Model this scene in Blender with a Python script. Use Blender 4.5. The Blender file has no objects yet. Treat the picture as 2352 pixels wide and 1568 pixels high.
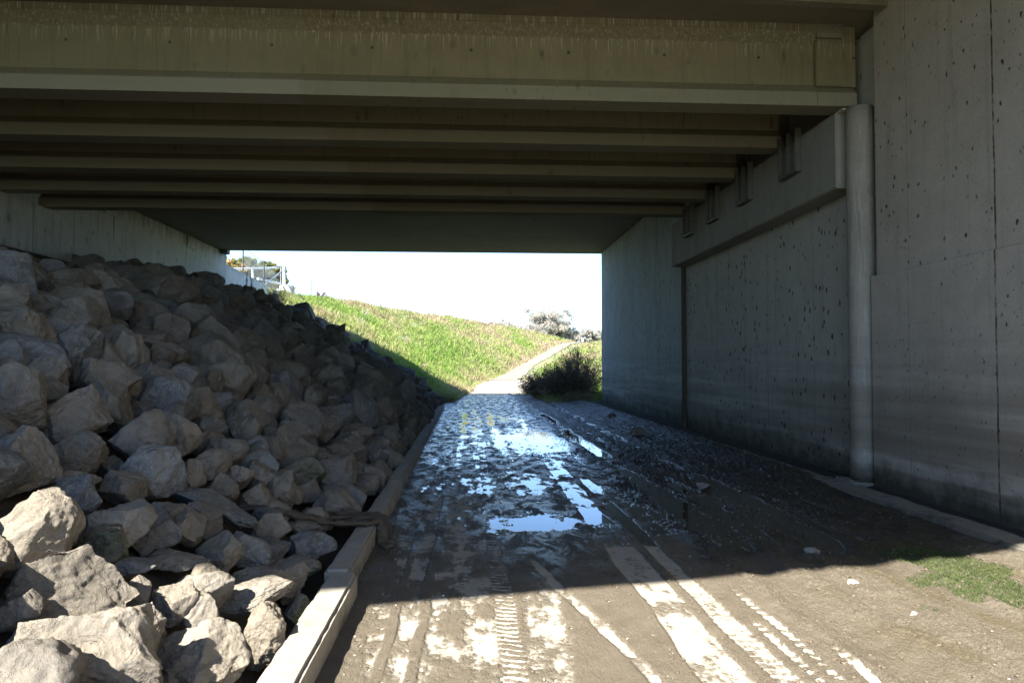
import bpy, bmesh, math, random
import numpy as np
from mathutils import Vector, Matrix, Euler
R = math.radians
C = bpy.context.scene.collection
SC = bpy.context.scene
rnd = random.Random(7)
RS = np.random.RandomState(11)

# ------------------------------------------------------------------ camera, sky, sun, exposure
YAW, PITCH, FPX = R(3.36), R(1.79), 1633.0
cam = bpy.data.cameras.new('camera')
cam.sensor_width = 36; cam.lens = 36 * FPX / 2352; cam.clip_start = .05; cam.clip_end = 3000
co = bpy.data.objects.new('camera', cam); C.objects.link(co)
co.location = (0, 0, 1.6); co.rotation_euler = (R(90) + PITCH, 0, -YAW)
SC.camera = co
S = Vector((-.65, -1.02, 1)).normalized()            # towards the sun: behind the camera, to the left
elev = math.asin(S.z); azim = math.atan2(S.x, S.y)
w = bpy.data.worlds.new('World'); SC.world = w; w.use_nodes = True
nt = w.node_tree
sky = nt.nodes.new('ShaderNodeTexSky'); sky.sky_type = 'NISHITA'; sky.sun_disc = False
sky.sun_elevation = elev; sky.sun_rotation = azim
sky.air_density = .8; sky.dust_density = .05; sky.ozone_density = 5.0
bg = nt.nodes['Background']; bg.inputs[1].default_value = .11
nt.links.new(sky.outputs[0], bg.inputs[0])
sl = bpy.data.lights.new('sun', 'SUN'); sl.energy = 5.0; sl.angle = R(.55); sl.color = (1, .955, .88)
so = bpy.data.objects.new('sun', sl); C.objects.link(so); so.location = (-20, -30, 40)
so.rotation_euler = S.to_track_quat('Z', 'Y').to_euler()
SC.view_settings.view_transform = 'Standard'; SC.view_settings.look = 'None'
SC.view_settings.exposure = 2.1; SC.view_settings.gamma = 1
SC.cycles.max_bounces = 10; SC.cycles.diffuse_bounces = 6; SC.cycles.glossy_bounces = 4

fw = Vector((math.sin(YAW) * math.cos(PITCH), math.cos(YAW) * math.cos(PITCH), math.sin(PITCH)))
rt = Vector((math.cos(YAW), -math.sin(YAW), 0)); up = rt.cross(fw)
EYE = Vector((0, 0, 1.6))
def ray(u, v): return fw * FPX + rt * (u - 1176) + up * (784 - v)
def at_y(u, v, Y):
    d = ray(u, v); return EYE + d * (Y / d.y)
def at_x(u, v, X):
    d = ray(u, v); return EYE + d * (X / d.x)
def at_z(u, v, z):
    d = ray(u, v); return EYE + d * ((z - 1.6) / d.z)
def project(p):
    q = Vector(p) - EYE; k = q.dot(fw)
    if k < .1: return None
    return 1176 + FPX * q.dot(rt) / k, 784 - FPX * q.dot(up) / k, k

# ------------------------------------------------------------------ noise in numpy
PERM = np.random.RandomState(3).permutation(256); PERM = np.concatenate([PERM] * 3)
G3 = np.random.RandomState(4).normal(size=(256, 3)); G3 /= np.linalg.norm(G3, axis=1)[:, None]
G2 = np.stack([np.cos(np.arange(256) * 2.399), np.sin(np.arange(256) * 2.399)], 1)
def fade(t): return t * t * t * (t * (t * 6 - 15) + 10)
def perlin2(x, y):
    x = np.asarray(x, float); y = np.asarray(y, float)
    xi = np.floor(x).astype(int); yi = np.floor(y).astype(int); xf = x - xi; yf = y - yi
    def g(a, b, dx, dy):
        h = PERM[(PERM[a & 255] + b) & 255]; v = G2[h]; return v[..., 0] * dx + v[..., 1] * dy
    u, v = fade(xf), fade(yf)
    a = g(xi, yi, xf, yf) * (1 - u) + g(xi + 1, yi, xf - 1, yf) * u
    b = g(xi, yi + 1, xf, yf - 1) * (1 - u) + g(xi + 1, yi + 1, xf - 1, yf - 1) * u
    return (a * (1 - v) + b * v) * 1.5
def fbm2(x, y, o=4, g=.5):
    s = 0; a = 1; f = 1; t = 0
    for i in range(o):
        s = s + a * perlin2(x * f + 17.3 * i, y * f - 9.1 * i); t += a; a *= g; f *= 2.03
    return s / t * 1.3
def perlin3(p):
    pi = np.floor(p).astype(int); pf = p - pi; u = fade(pf); r = 0
    for i in (0, 1):
        for j in (0, 1):
            for k in (0, 1):
                h = PERM[(PERM[(PERM[(pi[:, 0] + i) & 255] + pi[:, 1] + j) & 255] + pi[:, 2] + k) & 255]
                d = (G3[h] * (pf - np.array([i, j, k]))).sum(1)
                r = r + d * (u[:, 0] if i else 1 - u[:, 0]) * (u[:, 1] if j else 1 - u[:, 1]) * (u[:, 2] if k else 1 - u[:, 2])
    return r * 1.5
def fbm3(p, o=4, g=.5):
    s = 0; a = 1; f = 1
    for i in range(o):
        s = s + a * perlin3(p * f + 31.7 * i); a *= g; f *= 2.07
    return s
def sstep(a, b, x):
    t = np.clip((x - a) / (b - a), 0, 1); return t * t * (3 - 2 * t)

# ------------------------------------------------------------------ object helpers
def tag(o, label=None, cat=None, group=None, kind=None):
    if label: o['label'] = label
    if cat: o['category'] = cat
    if group: o['group'] = group
    if kind: o['kind'] = kind
    return o
def empty(name, loc, label=None, cat=None, group=None):
    o = bpy.data.objects.new(name, None); C.objects.link(o); o.location = loc; o.empty_display_size = .1
    return tag(o, label, cat, group)
def link(name, me, mat=None, parent=None, world=False):
    o = bpy.data.objects.new(name, me); C.objects.link(o)
    if mat:
        if not me.materials: me.materials.append(mat)
    if parent:
        o.parent = parent
        if world: o.matrix_parent_inverse = Matrix.Translation(-Vector(parent.location))
    return o
def np_mesh(name, verts, faces, smooth=False):
    """verts (n,3), faces (m,k) int array with constant k"""
    me = bpy.data.meshes.new(name); v = np.asarray(verts, np.float32); f = np.asarray(faces, np.int32)
    me.vertices.add(len(v)); me.vertices.foreach_set('co', v.ravel())
    k = f.shape[1]; me.loops.add(f.size); me.loops.foreach_set('vertex_index', f.ravel())
    me.polygons.add(len(f)); me.polygons.foreach_set('loop_start', np.arange(0, f.size, k, dtype=np.int32))
    me.polygons.foreach_set('loop_total', np.full(len(f), k, np.int32))
    me.polygons.foreach_set('use_smooth', np.full(len(f), smooth))
    me.update(calc_edges=True); me.validate(); return me
def attr(me, name, vals):
    a = me.attributes.new(name, 'FLOAT', 'POINT'); a.data.foreach_set('value', np.asarray(vals, np.float32).ravel())
def grid_mesh(name, X, Y, Z, smooth=True):
    ny, nx = X.shape; v = np.stack([X, Y, Z], -1).reshape(-1, 3)
    i = np.arange(nx - 1)[None, :] + nx * np.arange(ny - 1)[:, None]
    f = np.stack([i, i + 1, i + nx + 1, i + nx], -1).reshape(-1, 4)
    return np_mesh(name, v, f, smooth)
class MB:
    def __init__(s): s.bm = bmesh.new()
    def box(s, x0, x1, y0, y1, z0, z1, bev=0):
        vs = [s.bm.verts.new(p) for p in [(x0, y0, z0), (x1, y0, z0), (x1, y1, z0), (x0, y1, z0), (x0, y0, z1), (x1, y0, z1), (x1, y1, z1), (x0, y1, z1)]]
        fs = [s.bm.faces.new([vs[i] for i in q]) for q in [(3, 2, 1, 0), (4, 5, 6, 7), (0, 1, 5, 4), (1, 2, 6, 5), (2, 3, 7, 6), (3, 0, 4, 7)]]
        if bev:
            es = list({e for f in fs for e in f.edges})
            bmesh.ops.bevel(s.bm, geom=es, offset=bev, segments=2, affect='EDGES')
        return s
    def prism(s, prof, axis, a, b, capped=True):
        """prof: list of 2d points; axis 'x': (y,z); 'z': (x,y); 'y': (x,z)"""
        def P(p, t):
            return (t, p[0], p[1]) if axis == 'x' else ((p[0], t, p[1]) if axis == 'y' else (p[0], p[1], t))
        A = [s.bm.verts.new(P(p, a)) for p in prof]; B = [s.bm.verts.new(P(p, b)) for p in prof]; n = len(prof)
        for i in range(n): s.bm.faces.new((A[i], A[(i + 1) % n], B[(i + 1) % n], B[i]))
        if capped: s.bm.faces.new(A[::-1]); s.bm.faces.new(B)
        return s
    def tube(s, pts, r, n=8, flat=1.0):
        pts = [Vector(p) for p in pts]; rs = r if isinstance(r, (list, tuple)) else [r] * len(pts); rings = []
        for i, p in enumerate(pts):
            d = (pts[min(i + 1, len(pts) - 1)] - pts[max(i - 1, 0)]).normalized()
            a = d.cross(Vector((0, 0, 1)));
            if a.length < .05: a = d.cross(Vector((1, 0, 0)))
            a.normalize(); b = a.cross(d)
            rings.append([s.bm.verts.new(p + (a * math.cos(t) + b * math.sin(t) * flat) * rs[i]) for t in [2 * math.pi * k / n for k in range(n)]])
        for i in range(len(rings) - 1):
            for k in range(n): s.bm.faces.new((rings[i][k], rings[i][(k + 1) % n], rings[i + 1][(k + 1) % n], rings[i + 1][k]))
        s.bm.faces.new(rings[0][::-1]); s.bm.faces.new(rings[-1]); return s
    def build(s, name, mat, parent=None, smooth=False, world=True):
        bmesh.ops.recalc_face_normals(s.bm, faces=s.bm.faces)
        me = bpy.data.meshes.new(name); s.bm.to_mesh(me); s.bm.free()
        if smooth:
            for p in me.polygons: p.use_smooth = True
        return link(name, me, mat, parent, world)
def subdivide_noise(o, cuts_len=.08, amp=.006, sc=4.0):
    """break up a block's clean edges: subdivide long edges and push verts about"""
    bm = bmesh.new(); bm.from_mesh(o.data)
    for _ in range(7):
        es = [e for e in bm.edges if e.calc_length() > cuts_len]
        if not es: break
        bmesh.ops.subdivide_edges(bm, edges=es, cuts=1, use_grid_fill=True)
        if len(bm.verts) > 40000: break
    bm.normal_update()
    P = np.array([v.co[:] for v in bm.verts]); n = fbm3(P * sc, 4, .6); n2 = fbm3(P * sc + 50, 3)
    for i, v in enumerate(bm.verts): v.co += v.normal * float(n[i]) * amp + Vector((0, 0, float(n2[i]) * amp * .5))
    bmesh.ops.triangulate(bm, faces=[f for f in bm.faces if len(f.verts) > 4])
    bm.to_mesh(o.data); bm.free()

# ------------------------------------------------------------------ materials
class NT:
    def __init__(s, name):
        s.m = bpy.data.materials.new(name); s.m.use_nodes = True; s.t = s.m.node_tree
        s.b = s.t.nodes['Principled BSDF']; s.b.inputs['Specular IOR Level'].default_value = .3
    def n(s, typ, **k):
        x = s.t.nodes.new(typ)
        for a, v in k.items(): setattr(x, a, v)
        return x
    def l(s, a, b): s.t.links.new(a, b)
    def put(s, sock, v):
        if isinstance(v, bpy.types.NodeSocket): s.l(v, sock)
        elif isinstance(v, tuple) and len(v) == 3 and sock.type == 'RGBA': sock.default_value = (*v, 1)
        else: sock.default_value = v
    def co(s, kind='Object', scale=(1, 1, 1), loc=(0, 0, 0)):
        if not hasattr(s, '_tc'): s._tc = s.n('ShaderNodeTexCoord')
        m = s.n('ShaderNodeMapping'); s.l(s._tc.outputs[kind], m.inputs[0]); m.inputs['Scale'].default_value = scale; m.inputs['Location'].default_value = loc
        return m.outputs[0]
    def noise(s, co, scale, detail=5, rough=.6, dist=0):
        x = s.n('ShaderNodeTexNoise'); s.l(co, x.inputs['Vector']); x.inputs['Scale'].default_value = scale
        x.inputs['Detail'].default_value = detail; x.inputs['Roughness'].default_value = rough; x.inputs['Distortion'].default_value = dist
        return x.outputs[0]
    def vor(s, co, scale, feature='F1', rand=1.0):
        x = s.n('ShaderNodeTexVoronoi'); x.feature = feature; s.l(co, x.inputs['Vector']); x.inputs['Scale'].default_value = scale
        x.inputs['Randomness'].default_value = rand; return x
    def ramp(s, v, stops, interp='LINEAR'):
        x = s.n('ShaderNodeValToRGB'); x.color_ramp.interpolation = interp; el = x.color_ramp.elements
        while len(el) > 1: el.remove(el[-1])
        el[0].position = stops[0][0]; c = stops[0][1]; el[0].color = (*c, 1) if isinstance(c, tuple) else (c, c, c, 1)
        for p, c in stops[1:]:
            e = el.new(p); e.color = (*c, 1) if isinstance(c, tuple) else (c, c, c, 1)
        s.l(v, x.inputs[0]); return x.outputs[0]
    def mix(s, f, a, b, mode='MIX'):
        x = s.n('ShaderNodeMix'); x.data_type = 'RGBA'; x.blend_type = mode
        s.put(x.inputs[0], f); s.put(x.inputs[6], a); s.put(x.inputs[7], b); return x.outputs[2]
    def math(s, op, a, b=0.0, c=0.0, clamp=False):
        x = s.n('ShaderNodeMath', operation=op); x.use_clamp = clamp
        s.put(x.inputs[0], a); s.put(x.inputs[1], b); s.put(x.inputs[2], c); return x.outputs[0]
    def mrange(s, v, a, b, c=0., d=1.):
        x = s.n('ShaderNodeMapRange'); s.put(x.inputs[0], v); x.inputs[1].default_value = a; x.inputs[2].default_value = b
        x.inputs[3].default_value = c; x.inputs[4].default_value = d; return x.outputs[0]
    def attr(s, name):
        x = s.n('ShaderNodeAttribute'); x.attribute_name = name; return x.outputs['Fac']
    def bump(s, h, st=.3, dist=.02):
        x = s.n('ShaderNodeBump'); x.inputs['Strength'].default_value = st; x.inputs['Distance'].default_value = dist
        if hasattr(s, '_bn'): s.l(s._bn, x.inputs['Normal'])
        s.l(h, x.inputs['Height']); s._bn = x.outputs[0]; s.l(s._bn, s.b.inputs['Normal']); return s._bn
    def sep(s, co):
        x = s.n('ShaderNodeSeparateXYZ'); s.l(co, x.inputs[0]); return x.outputs
    def col(s, c): s.put(s.b.inputs['Base Color'], c)
    def rough(s, r): s.put(s.b.inputs['Roughness'], r)

def concrete(name, c1, c2, spots=0., spot_scale=3.0, streak=.3, streak_col=(.05, .045, .035), light_streak=0., flecks=0., joints=None, bands=False, dark_top=None, damp=None, drip=None, patch=None, patch_col=None, zb=None, ties=None):
    m = NT(name); co = m.co(); P = m.sep(co)
    big = m.noise(co, .55, 5, .6); med = m.noise(m.co(loc=(3, 1, 8)), 3.0, 6, .65); fine = m.noise(m.co(loc=(9, 4, 2)), 45, 4, .7)
    base = m.mix(m.mrange(big, .3, .7), c1, c2)
    base = m.mix(m.mrange(med, .3, .75, 0., .55), base, tuple(x * .68 for x in c1))
    base = m.mix(m.mrange(fine, .35, .7, 0., .28), base, tuple(min(1, x * 1.35) for x in c2))
    st = m.noise(m.co(scale=(1, 1, .05)), 7, 5, .7)
    base = m.mix(m.mrange(st, .52, .75, 0., streak), base, streak_col)
    h = m.math('MULTIPLY', fine, .3)
    if light_streak:
        ls = m.noise(m.co(scale=(1, 1, .07), loc=(5, 5, 0)), 34, 4, .6, .5)
        lm = m.mrange(ls, .54, .62, 0., light_streak)
        if drip: lm = m.math('MULTIPLY', lm, m.mrange(P[2], drip[0], drip[1]))
        base = m.mix(lm, base, (.5, .48, .42))
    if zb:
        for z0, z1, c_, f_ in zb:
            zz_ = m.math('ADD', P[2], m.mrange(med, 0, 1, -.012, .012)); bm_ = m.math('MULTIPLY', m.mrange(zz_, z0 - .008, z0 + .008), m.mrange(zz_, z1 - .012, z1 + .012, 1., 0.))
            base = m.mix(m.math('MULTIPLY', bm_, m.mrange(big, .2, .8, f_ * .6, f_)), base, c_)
    if ties:
        xx_ = m.math('SUBTRACT', m.math('MODULO', m.math('ADD', P[0], 40), ties[0]), ties[0] * .5); dd = m.math('SQRT', m.math('ADD', m.math('MULTIPLY', xx_, xx_), m.math('POWER', m.math('ABSOLUTE', m.math('SUBTRACT', P[2], ties[1])), 2)))
        tm_ = m.mrange(dd, .012, .028, 1., 0.); base = m.mix(m.math('MULTIPLY', tm_, .8), base, (.03, .028, .02)); h = m.math('SUBTRACT', h, tm_)
        ck = m.noise(m.co(scale=(1, 1, .02), loc=(11, 0, 0)), 3.1, 2, .4); cm = m.math('MULTIPLY', m.mrange(m.math('ABSOLUTE', m.math('SUBTRACT', ck, .5)), 0., .004, .6, 0.), m.mrange(P[2], 5.32, 5.36)); base = m.mix(cm, base, (.05, .045, .03))
    if bands:
        bn = m.noise(m.co(scale=(.06, .06, 1.3), loc=(2, 0, 1)), 2.4, 4, .6)
        low = m.mrange(P[2], .2, 2.2, 1., 0.)
        base = m.mix(m.math('MULTIPLY', m.mrange(bn, .44, .58, 0., .8), low), base, tuple(x * .5 for x in c1))
        base = m.mix(m.math('MULTIPLY', m.mrange(m.math('ADD', P[2], m.mrange(big, 0, 1, -.5, .5)), .9, 1.5, .6, 0.), m.mrange(P[1], 5, 14, 1., .35)), base, (.21, .165, .11))
        base = m.mix(m.math('MULTIPLY', m.mrange(bn, .34, .44, .6, 0.), low), base, tuple(min(1, x * 1.35) for x in c2))
    if damp:
        dn = m.math('ADD', P[2], m.mrange(med, .2, .8, -.25, .25))
        base = m.mix(m.mrange(dn, damp[0], damp[1], .85, 0.), base, (.035, .04, .025))
    if spots:
        nw = m.n('ShaderNodeTexNoise'); nw.inputs['Scale'].default_value = 18; m.l(co, nw.inputs[0]); warp = m.mix(.045, m.co(scale=(1, 1, .6)), nw.outputs[1])
        v = m.vor(warp, spot_scale); rr = m.sep(v.outputs['Color'])[0]
        rad = m.math('MULTIPLY', m.math('POWER', rr, 1.6), .27)
        msk = m.noise(m.co(loc=(0, 7, 3)), .8, 3)
        sp = m.math('MULTIPLY', m.mrange(m.math('SUBTRACT', v.outputs['Distance'], rad), -.06, .02, 1., 0.), m.mrange(msk, .28, .5, 0., spots))
        base = m.mix(sp, base, (.045, .035, .022)); h = m.math('SUBTRACT', h, m.math('MULTIPLY', sp, .6))
        v2 = m.vor(m.co(loc=(4, 4, 4), scale=(1, 1, .6)), spot_scale * 3); r2 = m.sep(v2.outputs['Color'])[1]
        sp2 = m.math('MULTIPLY', m.mrange(m.math('SUBTRACT', v2.outputs['Distance'], m.math('MULTIPLY', m.math('POWER', r2, 3), .3)), -.05, .02, 1., 0.), m.mrange(msk, .4, .6, 0., spots * .8))
        base = m.mix(sp2, base, (.05, .04, .028))
    if flecks:
        v = m.vor(m.co(scale=(1, 1, .35), loc=(1, 2, 3)), 14); r2 = m.sep(v.outputs['Color'])[0]
        sp = m.math('MULTIPLY', m.mrange(m.math('SUBTRACT', v.outputs['Distance'], m.math('MULTIPLY', m.math('POWER', r2, 3), .25)), -.05, .01, 1., 0.), flecks)
        sp = m.math('MULTIPLY', sp, m.mrange(P[2], 2.2, 3.6)); base = m.mix(sp, base, (.55, .57, .5))
    if joints:
        for ax, pos, wd in joints:
            wob = m.math('ADD', P[ax], m.mrange(m.noise(m.co(loc=(0, pos, 0)), 2.5, 3), 0., 1., -.012, .012))
            d = m.math('ABSOLUTE', m.math('SUBTRACT', wob, pos))
            jm = m.math('MULTIPLY', m.mrange(d, wd * .4, wd, 1., 0.), m.mrange(m.noise(m.co(loc=(pos, 0, 0)), 9, 3), .38, .58, .15, 1.))
            base = m.mix(jm, base, (.06, .05, .04)); h = m.math('SUBTRACT', h, jm)
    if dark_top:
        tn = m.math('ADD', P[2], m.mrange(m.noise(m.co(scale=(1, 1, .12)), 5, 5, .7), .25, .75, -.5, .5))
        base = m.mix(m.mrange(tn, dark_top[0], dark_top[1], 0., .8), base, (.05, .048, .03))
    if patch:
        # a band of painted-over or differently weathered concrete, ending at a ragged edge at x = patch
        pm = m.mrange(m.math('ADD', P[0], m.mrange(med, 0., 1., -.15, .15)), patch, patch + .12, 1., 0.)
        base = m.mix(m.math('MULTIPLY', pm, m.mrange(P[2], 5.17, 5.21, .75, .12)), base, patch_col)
    m.col(base); m.rough(.9); m.bump(h, .35, .012); m.bump(med, .25, .03); return m.m

warm1, warm2 = (.175, .152, .085), (.235, .21, .13)
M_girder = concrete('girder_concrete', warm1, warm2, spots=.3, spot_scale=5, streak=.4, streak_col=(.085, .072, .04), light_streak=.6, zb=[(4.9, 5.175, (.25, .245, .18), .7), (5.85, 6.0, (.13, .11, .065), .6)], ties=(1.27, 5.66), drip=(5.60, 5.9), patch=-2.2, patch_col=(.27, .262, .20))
M_deck = concrete('deck_concrete', (.16, .145, .10), (.23, .205, .145), streak=.2)
M_soffit = concrete('old_soffit_concrete', (.14, .145, .13), (.2, .205, .19), spots=.3, spot_scale=2, streak=.2)
M_cap = concrete('cap_concrete', (.27, .26, .22), (.36, .35, .30), streak=.3, spots=.15)
M_wallnear = concrete('near_wall_concrete', (.42, .38, .31), (.52, .475, .40), spots=1., spot_scale=9.5, streak=.2, bands=True, damp=(.1, .5),
                      joints=[(1, 6.62, .016), (1, 8.0, .004)])
M_wallmid = concrete('panel_wall_concrete', (.41, .405, .34), (.51, .505, .43), spots=.9, spot_scale=9.5, streak=.28, bands=True, damp=(.1, .55),
                     joints=[(1, 10.6, .006), (1, 12.3, .008), (1, 14.9, .012)])
M_wallold = concrete('old_wall_concrete', (.42, .455, .41), (.54, .58, .53), spots=.5, spot_scale=6, streak=.45, flecks=.8, damp=(.1, .7), bands=True,
                     joints=[(1, 20.1, .02), (1, 24.6, .015), (1, 27.2, .015)])
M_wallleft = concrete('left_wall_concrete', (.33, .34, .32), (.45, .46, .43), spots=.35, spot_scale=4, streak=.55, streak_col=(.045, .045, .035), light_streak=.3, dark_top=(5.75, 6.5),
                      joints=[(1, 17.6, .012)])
M_wingwall = concrete('wing_wall_concrete', (.5, .5, .47), (.62, .62, .58), streak=.35, dark_top=(5.35, 6.2))
M_pipe = concrete('pipe_concrete', (.26, .24, .20), (.36, .335, .28), streak=.6, spots=.2, bands=True, damp=(.1, .5), light_streak=.3)
M_kerb = concrete('kerb_concrete', (.29, .262, .212), (.38, .345, .29), streak=.0, spots=.15, spot_scale=9, damp=(-.1, .13))
M_kerbdirty = concrete('muddy_kerb_concrete', (.20, .18, .145), (.27, .245, .20), streak=.0, spots=.3, spot_scale=9, damp=(-.05, .09))
M_block = concrete('block_concrete', (.42, .40, .33), (.55, .52, .45), streak=.3)

def simple(name, c, rough=.6, metal=0., var=.25, scale=20):
    m = NT(name); n = m.noise(m.co(), scale, 4, .6)
    m.col(m.mix(m.mrange(n, .3, .7), tuple(x * (1 - var) for x in c), tuple(min(1, x * (1 + var)) for x in c))); m.rough(rough)
    m.b.inputs['Metallic'].default_value = metal; m.bump(n, .2, .005); return m.m
M_steel = simple('weathered_steel', (.12, .12, .105), .6, .3)
M_galv = simple('galvanised_steel', (.33, .34, .34), .45, .6)
M_white = simple('white_paint', (.75, .75, .73), .5)
M_pad = simple('bearing_pad_grey', (.45, .42, .30), .8)
M_dark = simple('dark_joint_filler', (.07, .055, .035), .9)
M_pole = simple('dark_pole', (.06, .06, .065), .6)

def rock_mat(name, c_lo, c_hi, vein=0., moss=0., dust=.5):
    m = NT(name); oi = m.n('ShaderNodeObjectInfo'); off = m.n('ShaderNodeVectorMath', operation='MULTIPLY')
    geo = m.n('ShaderNodeNewGeometry'); g = geo.outputs['Position']
    big = m.noise(g, 2.6, 5, .6, .6); med = m.noise(g, 9, 8, .68, .3); fine = m.noise(g, 60, 6, .72)
    base = m.mix(m.mrange(big, .3, .7), c_lo, c_hi)
    hsv = m.n('ShaderNodeHueSaturation'); m.l(base, hsv.inputs['Color']); m.l(m.mrange(oi.outputs['Random'], 0, 1,   .8, 1.2), hsv.inputs['Value'])
    m.l(m.mrange(m.math('FRACT', m.math('MULTIPLY', oi.outputs['Random'], 17.3)), 0, 1, .6, 1.15), hsv.inputs['Saturation'])
    base = m.mix(m.mrange(med, .35, .72, 0., .55), hsv.outputs[0], tuple(x * .55 for x in c_lo))
    base = m.mix(m.mrange(fine, .5, .75, 0., .25), base, (.45, .43, .38))
    wv = m.n('ShaderNodeTexWave'); wv.inputs['Scale'].default_value = 5; wv.inputs['Distortion'].default_value = 9; wv.inputs['Detail'].default_value = 4
    m.l(g, wv.inputs['Vector'])
    if vein:
        vn = m.noise(g, 5, 8, .7, 1.6); vm = m.mrange(m.math('ABSOLUTE', m.math('SUBTRACT', vn, .5)), 0., .018, vein, 0.)
        base = m.mix(vm, base, (.55, .56, .55))
    nz = m.sep(geo.outputs['Normal'])[2]
    base = m.mix(m.math('MULTIPLY', m.mrange(nz, .1, .8), m.mrange(big, .3, .6, dust * .4, dust)), base, (.275, .238, .18))   # settled dust on upward faces
    if moss:
        base = m.mix(m.math('MULTIPLY', m.mrange(big, .42, .55, 0., moss), m.mrange(nz, -.2, .4, 1., .2)), base, (.035, .045, .02))
    m.col(base); m.rough(.88); cr_ = m.mrange(m.math('ABSOLUTE', m.math('SUBTRACT', m.noise(g, 4.5, 6, .65, .9), .5)), 0., .03, 0., 1.)
    m.bump(cr_, .5, .02); m.bump(wv.outputs[1], .2, .02); m.bump(med, .8, .035); m.bump(fine, .8, .008)
    return m.m
M_rock = rock_mat('dusty_rock', (.155, .134, .105), (.25, .22, .175), vein=.0)
M_rockblue = rock_mat('bluish_rock', (.13, .136, .13), (.205, .21, .20), vein=.35, dust=.35)
M_rocktan = rock_mat('tan_rock', (.195, .165, .122), (.285, .25, .198), dust=.45)
M_rockmoss = rock_mat('mossy_rock', (.12, .125, .09), (.25, .24, .19), moss=.9, dust=.3)
M_rockorange = rock_mat('orange_rock', (.42, .22, .08), (.5, .28, .11), dust=.1)
M_rockdark = rock_mat('dark_rock', (.13, .125, .115), (.20, .195, .18), vein=.15, dust=.2)

# mud / road surface, driven by the mud depth and water that the mesh carries
m = NT('muddy_road'); geo = m.n('ShaderNodeNewGeometry'); g = m.co()
mud, wet, water, alg = m.attr('mud'), m.attr('wet'), m.attr('water'), m.attr('algae')
fine = m.noise(g, 70, 5, .7); med = m.noise(g, 6, 6, .6); grit = m.noise(m.co(loc=(4, 2, 1)), 260, 3, .7)
conc = m.mix(m.mrange(med, .3, .7), (.33, .30, .245), (.46, .425, .36)); conc = m.mix(m.mrange(fine, .4, .7, 0., .3), conc, (.30, .27, .21))
mudc = m.mix(m.mrange(med, .3, .7), (.142, .118, .083), (.205, .172, .124)); mudc = m.mix(m.mrange(fine, .45, .7, 0., .5), mudc, (.25, .21, .155))
mudc = m.mix(m.math('MULTIPLY', m.mrange(grit, .56, .68, 0., .9), m.mrange(m.sep(g)[0], 1.6, 2.6, .35, 1.)), mudc, (.46, .42, .34))
mudc = m.mix(m.math('MULTIPLY', wet, .85), mudc, (.030, .024, .017))  # wet tint, also darkening the mud under the bridge as painted shade
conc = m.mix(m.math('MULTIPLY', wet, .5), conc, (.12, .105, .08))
n1 = m.noise(m.co(scale=(1, .8, 1)), 34, 6, .7); n2 = m.noise(m.co(scale=(1.6, .5, 1)), 11, 5, .65)
mudn = m.math('ADD', mud, m.math('ADD', m.mrange(n1, 0, 1, -.26, .26), m.mrange(n2, 0, 1, -.3, .3)))
base = m.mix(m.mrange(mudn, .35, .49), conc, mudc); base = m.mix(m.mrange(mudn, .47, .62, .35, 0.), base, (.25, .22, .17))
alg = m.math('MULTIPLY', alg, m.mrange(n1, .38, .56, .15, 1.)); base = m.mix(m.math('MULTIPLY', m.mrange(m.noise(m.co(scale=(1, .6, 1), loc=(7, 7, 0)), 2.2, 5, .6), .5, .62, 0., .6), m.math('MULTIPLY', m.mrange(m.sep(g)[0], 1.9, 2.6), m.mrange(fine, .3, .6, .3, 1.))), base, (.105, .082, .035))
base = m.mix(alg, base, m.mix(med, (.035, .075, .012), (.09, .12, .03)))
base = m.mix(water, base, (.050, .040, .028))
m.col(base)
film = m.math('MULTIPLY', m.mrange(m.noise(m.co(scale=(1.5, .7, 1), loc=(3, 9, 0)), 3.6, 8, .7, .5), .45, .55, 0., 1.), m.mrange(m.sep(g)[0], 1.7, 2.4, 1., .22))
film = m.math('MULTIPLY', film, m.mrange(fine, .3, .5, .6, 1.))
ro = m.mix(wet, (.85, .85, .85), m.mix(film, (.62, .62, .62), (.11, .11, .11)))
m.rough(m.mix(water, ro, (.03, .03, .03)))
m.put(m.b.inputs['Specular IOR Level'], m.mrange(m.math('MAXIMUM', m.math('MULTIPLY', wet, film), water), 0, 1, .15, .5))
m.bump(m.math('MULTIPLY', m.math('SUBTRACT', 1., water), m.math('MULTIPLY', fine, m.math('MULTIPLY', m.mrange(wet, 0, 1, 1., .35), m.mrange(mud, .3, .7, .12, 1.)))), .8, .012)
lump = m.noise(m.co(scale=(1.2, .7, 1)), 42, 6, .75)
m.bump(m.math('MULTIPLY', m.math('SUBTRACT', 1., water), m.math('MULTIPLY', lump, m.math('MULTIPLY', m.mrange(wet, 0, 1, 1., .28), m.mrange(mudn, .4, .6, .02, 1.)))), .9, .035)
m.bump(m.math('MULTIPLY', m.math('SUBTRACT', 1., water), m.math('MULTIPLY', grit, m.math('MULTIPLY', m.mrange(wet, 0, 1, 1., .2), m.mrange(mud, .3, .7, .1, 1.)))), .5, .004)
M_road = m.m

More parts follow.
